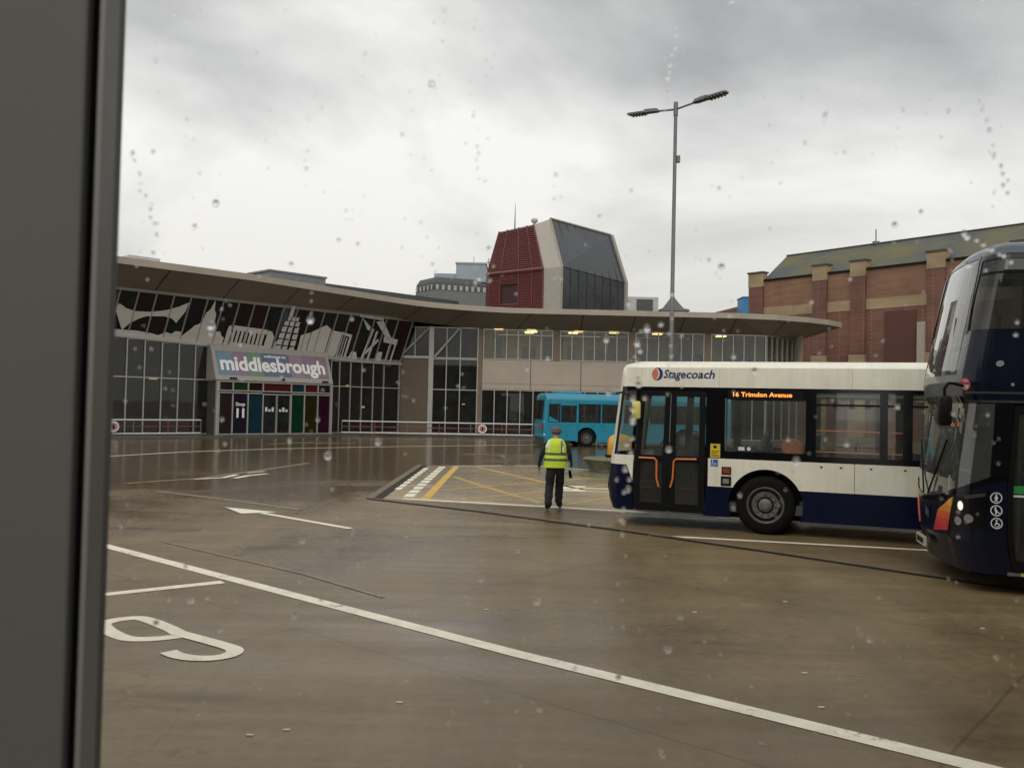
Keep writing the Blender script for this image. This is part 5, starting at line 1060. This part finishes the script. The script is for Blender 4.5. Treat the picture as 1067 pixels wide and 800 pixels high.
U_('bumper',mat('dark_teal_bumper',(.01,.12,.20),.4),lambda m:patch(m,T,rect(FT-.3,.06,.26,.5),.01))
U_('front_panel',[teal,blackg],lambda m:(m.box(10.15,10.2,.05,2.39,.3,1.2),m.box(10.15,10.2,.05,2.39,1.2,2.36,1)))
U_('floor',dgrey,lambda m:(m.box(.2,10.1,.1,2.3,.34,.4),m.box(.3,10.0,.1,2.3,2.36,2.4)))
for k in range(9): 
    for y in (.15,1.85): seat(tb_,.7+.95*k,y,.5,seatm,.42,-1)
U_('underframe',blackp,lambda m:(m.box(.5,1.8,.2,2.2,.26,.4),m.box(3,7,.2,2.2,.24,.4),m.box(8.3,10,.2,2.2,.24,.4)))
for x in (2.36,7.6): wheel(tb_,x,.145,.44); wheel(tb_,x,2.3,.44,1)
U_('mudguard',blackp,lambda m:[m.loft([[Vector((c+.52*math.cos(t_),y,.48+.52*math.sin(t_))) for t_ in [math.pi*(1.15-1.3*k/16) for k in range(17)]] for y in (.01,.36)],closed=False) for c in (2.36,7.6)])

# ------------------------------------------------------------------ man in a hi-vis vest walking away
mn=thing('person','man in yellow hi-vis vest and dark trousers walking away across the hatched island','person',(.90,17.62,.0),R(-4))
verts=[];edges=[];rad=[]
def vtx(p,r_,par=None):
    verts.append(p); rad.append(r_); i=len(verts)-1
    if par is not None: edges.append((par,i))
    return i
pel=vtx((0,0,.86),(.135,.115)); w1=vtx((0,.0,1.02),(.15,.115),pel); ch=vtx((0,.03,1.22),(.165,.12),w1); nb_=vtx((0,.07,1.375),(.085,.08),ch); nk=vtx((0,.10,1.43),(.064,.064),nb_); hd1=vtx((0,.135,1.495),(.082,.092),nk); hd2=vtx((0,.155,1.565),(.072,.082),hd1)
nose=vtx((0,.24,1.48),(.014,.016),hd1)
def arm(sg,sh,el,wr,pm):
    a=vtx(sh,(.068,.07),ch); b_=vtx(el,(.052,.052),a); c=vtx(wr,(.036,.036),b_); p=vtx(pm,(.022,.036),c)
    d=(Vector(pm)-Vector(wr)).normalized()
    for k,(oy,ln) in enumerate(((.032,.062),(.012,.078),(-.010,.072),(-.030,.055))):
        q0=Vector(pm)+Vector((0,oy,-.012)); q1=q0+d*ln*.55+Vector((-sg*.004,0,0)); q2=q1+d*ln*.45+Vector((-sg*.016,0,0))
        i=vtx(tuple(q0+d*.02),(.0095,.0095),p); j=vtx(tuple(q1),(.0085,.0085),i); vtx(tuple(q2),(.0075,.0075),j)
    t0=Vector(wr)*.45+Vector(pm)*.55+Vector((0,.04,0)); i=vtx(tuple(t0),(.012,.012),p); vtx(tuple(t0+d*.035+Vector((-sg*.008,.018,0))),(.009,.009),i)
arm(-1,(-.195,.045,1.315),(-.285,-.01,1.07),(-.325,.05,.85),(-.33,.075,.77)); arm(1,(.195,.045,1.315),(.288,.02,1.08),(.305,.12,.865),(.300,.165,.795))
for sg,kn,an,to in ((-1,(-.112,.03,.46),(-.125,-.14,.10),(-.15,.02,.04)),(1,(.082,.17,.47),(.075,.20,.10),(.115,.35,.04))):
    h=vtx((sg*.092,.0,.80),(.122,.125),pel); t_=vtx((sg*.10,(kn[1])*.5,.62),(.112,.11),h); k_=vtx(kn,(.092,.09),t_); c=vtx(((kn[0]+an[0])/2,(kn[1]+an[1])/2,.28),(.088,.088),k_); a=vtx(an,(.075,.075),c); vtx(to,(.05,.042),a)
me=bpy.data.meshes.new('body'); me.from_pydata(verts,edges,[]); bo=bpy.data.objects.new('body',me); COL.objects.link(bo)
sk=bo.modifiers.new('skin','SKIN'); sk.use_smooth_shade=True; sk.branch_smoothing=.3
for i,r_ in enumerate(rad): me.skin_vertices[0].data[i].radius=r_
me.skin_vertices[0].data[0].use_root=True
ss=bo.modifiers.new('sub','SUBSURF'); ss.levels=2; ss.render_levels=2
dg=bpy.context.evaluated_depsgraph_get(); m2=bpy.data.meshes.new_from_object(bo.evaluated_get(dg)); bpy.data.objects.remove(bo)
skin_=mat('skin',(.34,.17,.11),.5,var=.1,scale=15); cloth=mat('black_jacket',(.010,.011,.014),.85,var=.3,scale=14,bump=.3,bscale=22); trou=mat('black_trousers',(.009,.009,.011),.85,var=.3,scale=10,bump=.4,bscale=14); shoe=mat('black_shoes',(.008,.008,.008),.4,var=.2); hair=mat('grey_hair',(.12,.10,.085),.8,var=.3,scale=40)
m2.materials.clear()
for q_ in (skin_,cloth,trou,shoe,hair): m2.materials.append(q_)
for p in m2.polygons:
    c=p.center
    arm_=abs(c.x)>.17 and c.z>.68 and not (c.z<.84 and abs(c.x)<.2)
    if c.z>1.40: k=0 if (c.z<1.475 or c.y>.16) else 4
    elif arm_ and c.z<.85+.02*(c.x>0): k=0
    elif c.z>.90 or arm_: k=1
    elif c.z>.10: k=2
    else: k=3
    p.material_index=k
m2.polygons.foreach_set('use_smooth',[True]*len(m2.polygons)); m2.name='body'
for v in m2.vertices:                                        # cloth folds
    c=v.co
    if c.z<1.36 and c.z>.06 and not (abs(c.x)>.26 and c.z<.86):
        f=noise.noise(Vector((c.x*7,c.y*5,c.z*(9 if c.z>.25 else 16))))*.016+noise.noise(Vector((c.x*20,c.y*16,c.z*26)))*.006
        v.co=c+v.normal*f
bo=bpy.data.objects.new('body',m2); COL.objects.link(bo); bo.parent=mn
hv=mat('hi_vis_yellow',(.50,.66,.03),.7,var=.12,scale=9,bump=.3,bscale=18); rb=mat('grey_reflective_tape',(.075,.085,.075),.4,var=.15); rb2=mat('pale_reflective_tape',(.66,.70,.52),.4,var=.1)
def ell(cx_,cy_,a,b_,z,n=36,tilt=0):
    out_=[]
    for k in range(n):
        t_=2*math.pi*k/n; c_,s_=math.cos(t_),math.sin(t_); e_=.8
        wr=1+.05*noise.noise(Vector((math.cos(t_)*1.6,math.sin(t_)*1.6,z*7)))+.02*noise.noise(Vector((math.cos(t_)*5,math.sin(t_)*5,z*15)))
        out_.append(Vector((cx_+a*wr*math.copysign(abs(c_)**e_,c_),cy_+b_*wr*math.copysign(abs(s_)**e_,s_),z+tilt*s_)))
    return out_
m=MB()
rg=[(.835,.246,.165,0),(.90,.238,.160,1),(.925,.236,.158,0),(.965,.234,.156,0),(.9651,.235,.157,1),(1.015,.232,.155,1),(1.0151,.231,.154,0),(1.08,.226,.15,0),(1.0801,.227,.151,1),(1.13,.224,.15,1),(1.1301,.223,.149,0),(1.22,.218,.15,0),(1.30,.205,.145,0),(1.345,.18,.125,0),(1.39,.125,.095,0),(1.41,.09,.08,0)]
rings=[ell(0,.02+.09*max(0,(z-1.0)),a,b_,z) for z,a,b_,_ in rg]
for i in range(len(rings)-1):
    z=(rg[i][0]+rg[i+1][0])/2; mi_=1 if (.965<z<1.015 or 1.08<z<1.13) else 0
    m.loft([rings[i],rings[i+1]],mi=mi_)
vest=m.build('hi_vis_vest',[hv,rb],mn,smooth=True)
m=MB()
for sx_ in (-.135,.125):
    pts=[]
    for z in (1.131,1.2,1.28,1.33,1.37):
        a=[r_ for r_ in rg if r_[0]<=z][-1]; cy_=.02+.09*max(0,z-1.0); aa,bb_=a[1],a[2]; x=sx_*(1-.25*max(0,z-1.2)); yy=cy_-bb_*max(.05,(1-min(1,abs(x/aa))**2.5))**(.4)-.008
        pts.append((x,yy,z))
    for (x,y,z),(x2,y2,z2) in zip(pts,pts[1:]): m.quad((x-.02,y,z),(x+.02,y,z),(x2+.02,y2,z2),(x2-.02,y2,z2),0 if sx_<0 else 1)
m.quad((-.205,-.055,1.24),(-.165,-.105,1.22),(-.13,-.07,1.35),(-.165,-.02,1.355),0)
m.quad((.135,-.125,1.14),(.165,-.118,1.14),(.15,-.075,1.34),(.12,-.085,1.345),0)
m.build('shoulder_tape',[rb2,rb],mn)
cap=mat('dull_red_cap',(.115,.075,.078),.8,var=.25,scale=20)
m=MB(); m.loft([[v+Vector((0,0,.0)) for v in ell(0,.145,a,b_,z,24,tl)] for z,a,b_,tl in ((1.515,.100,.118,-.012),(1.545,.104,.122,-.012),(1.585,.100,.116,-.008),(1.622,.078,.09,-.003),(1.642,.036,.045,0),(1.646,.004,.004,0))],cap=False); cp=m.build('cap',[cap],mn,smooth=True)
m=MB(); m.slab([(-.08,.23,1.505),(-.06,.31,1.475),(0,.33,1.47),(.06,.31,1.475),(.08,.23,1.505)],(0,0,.012)); m.build('peak',cap,cp)
m=MB(); m.box(-.06,.06,.022,.034,1.525,1.54); m.build('cap_band',mat('grey_cap_band',(.16,.15,.15),.7),cp)
for x in (-.082,.082):
    m=MB(); m.lathe([(0,-.012),(.016,-.008),(.018,.004),(.01,.012),(0,.014)],10,Matrix.Translation((x*1.15,.135,1.49))@Matrix.Diagonal((.6,1,1.5,1))@Matrix.Rotation(R(90),4,'Y')); m.build('ear',skin_,mn,smooth=True)
m=MB(); M=Matrix.Translation((1.205,17.74,.70))@Matrix.Rotation(R(12),4,'X')@Matrix.Rotation(R(-10),4,'Y')
m.box(-.03,.03,-.02,.02,-.085,.075,M=M,bev=.008); m.box(.0,.016,-.008,.008,.075,.13,M=M); rd=m.build('handheld_radio',blackp); tag(rd,'small dark handheld radio in the right hand of the man in yellow','radio')
m=MB(); m.box(1.175,1.225,17.70,17.76,.775,.83,bev=.008); pp=m.build('folded_paper',mat('white_paper',(.68,.66,.62),.7,var=.1)); tag(pp,'scrap of white paper in the right hand of the man in yellow','paper')

# ------------------------------------------------------------------ window frame we look past, and rain on its glass
wf=thing('window_frame','dark grey window frame and panel filling the left edge of the picture','window frame',(-.4,.56,0))
fg=mat('dark_grey_frame',(.125,.120,.108),.45,var=.05,scale=30,bump=.03,bscale=300,rvar=.08); fp=mat('grey_wall_panel',(.062,.059,.053),.6,var=.06,scale=3,bump=.03,bscale=200)
def fpz(name,mt,fn): m=MB(); fn(m); return m.build(name,mt,wf,world=True)
fpz('panel',fp,lambda m:m.box(-1.3,-.2694,.545,.60,0,3.2,bev=.002))
fpz('gasket',mat('rubber_gasket',(.002,.002,.002),.9,spec=.05,var=0),lambda m:(m.box(-.2692,-.2640,.5525,.565,0,3.2),))
fpz('jamb',fg,lambda m:m.box(-.2638,-.2606,.550,.570,0,3.2))
fpz('sill',fg,lambda m:m.box(-.2606,1.6,.52,.60,.95,1.0,bev=.004))
water=bpy.data.materials.new('rain_water'); water.use_nodes=True; b=water.node_tree.nodes['Principled BSDF']; b.inputs['Transmission Weight'].default_value=1; b.inputs['IOR'].default_value=1.33; b.inputs['Roughness'].default_value=0; b.inputs['Base Color'].default_value=(1,1,1,1)
m=MB(); rnd=random.Random(11)
bm=bmesh.new(); bmesh.ops.create_uvsphere(bm,u_segments=18,v_segments=12,radius=1); sv=[v.co.copy() for v in bm.verts]; sf=[[v.index for v in f.verts] for f in bm.faces]; bm.free()
def drop(x,z,r_,el=1.):
    dxn=rnd.uniform(-.25,.25)
    m.add([Vector((x+v.x*r_*(1+dxn*v.z),.5765+v.y*r_*.42,z+v.z*r_*el)) for v in sv],sf)
for k in range(640):
    x=rnd.uniform(-.255,.62); z=rnd.uniform(1.72,2.42); r_=min(.0023,.00056*math.exp(abs(rnd.gauss(0,.62))))
    drop(x,z,r_,rnd.uniform(.9,1.3))
    if rnd.random()<.25:
        for j in range(rnd.randint(1,5)): drop(x+rnd.gauss(0,.006),z+rnd.gauss(0,.012),.0005*rnd.uniform(.6,1.4))
for (px0,py0,px1,py1,n_,rr) in ((697,15,689,110,12,.0008),(668,330,650,560,22,.0012),(700,300,697,420,8,.0007),(128,160,160,260,14,.0007),(1018,90,1048,190,12,.0009),(480,80,500,200,10,.0006),(1000,230,1055,260,8,.0011)):
    for k in range(n_):
        t_=(k+rnd.random())/n_; px_=px0+(px1-px0)*t_+rnd.gauss(0,2); py_=py0+(py1-py0)*t_
        drop((px_-533.5)/922*.5765,HC+(422-py_)/922*.5765,1.5*rr*rnd.uniform(.5,1.15),rnd.uniform(1,1.6))
o=m.build('raindrops',water,smooth=True); o['kind']='stuff'

# ------------------------------------------------------------------ unseen concourse wall around the viewer, added to darken reflections in buses and glazing
ncw=thing('added_concourse_wall','dark unseen concourse wall with brown eaves, added to darken reflections','building',(10,.9,0))
def nc(name,mt,fn): m=MB(); fn(m); return m.build(name,mt,ncw,world=True)
nc('wall',darkin,lambda m:(m.box(1.6,42,.3,.52,0,3.6),m.box(-42,-1.3,.3,.52,0,3.6),m.box(-42,42,.3,.52,3.6,6.6)))
nc('pier',mat('dark_grey_pier',(.09,.085,.075),.6),lambda m:m.box(1.6,1.75,.52,.58,0,3.6))
nc('eaves',soffm,lambda m:m.box(-42,42,-2,1.1,6.6,6.95))
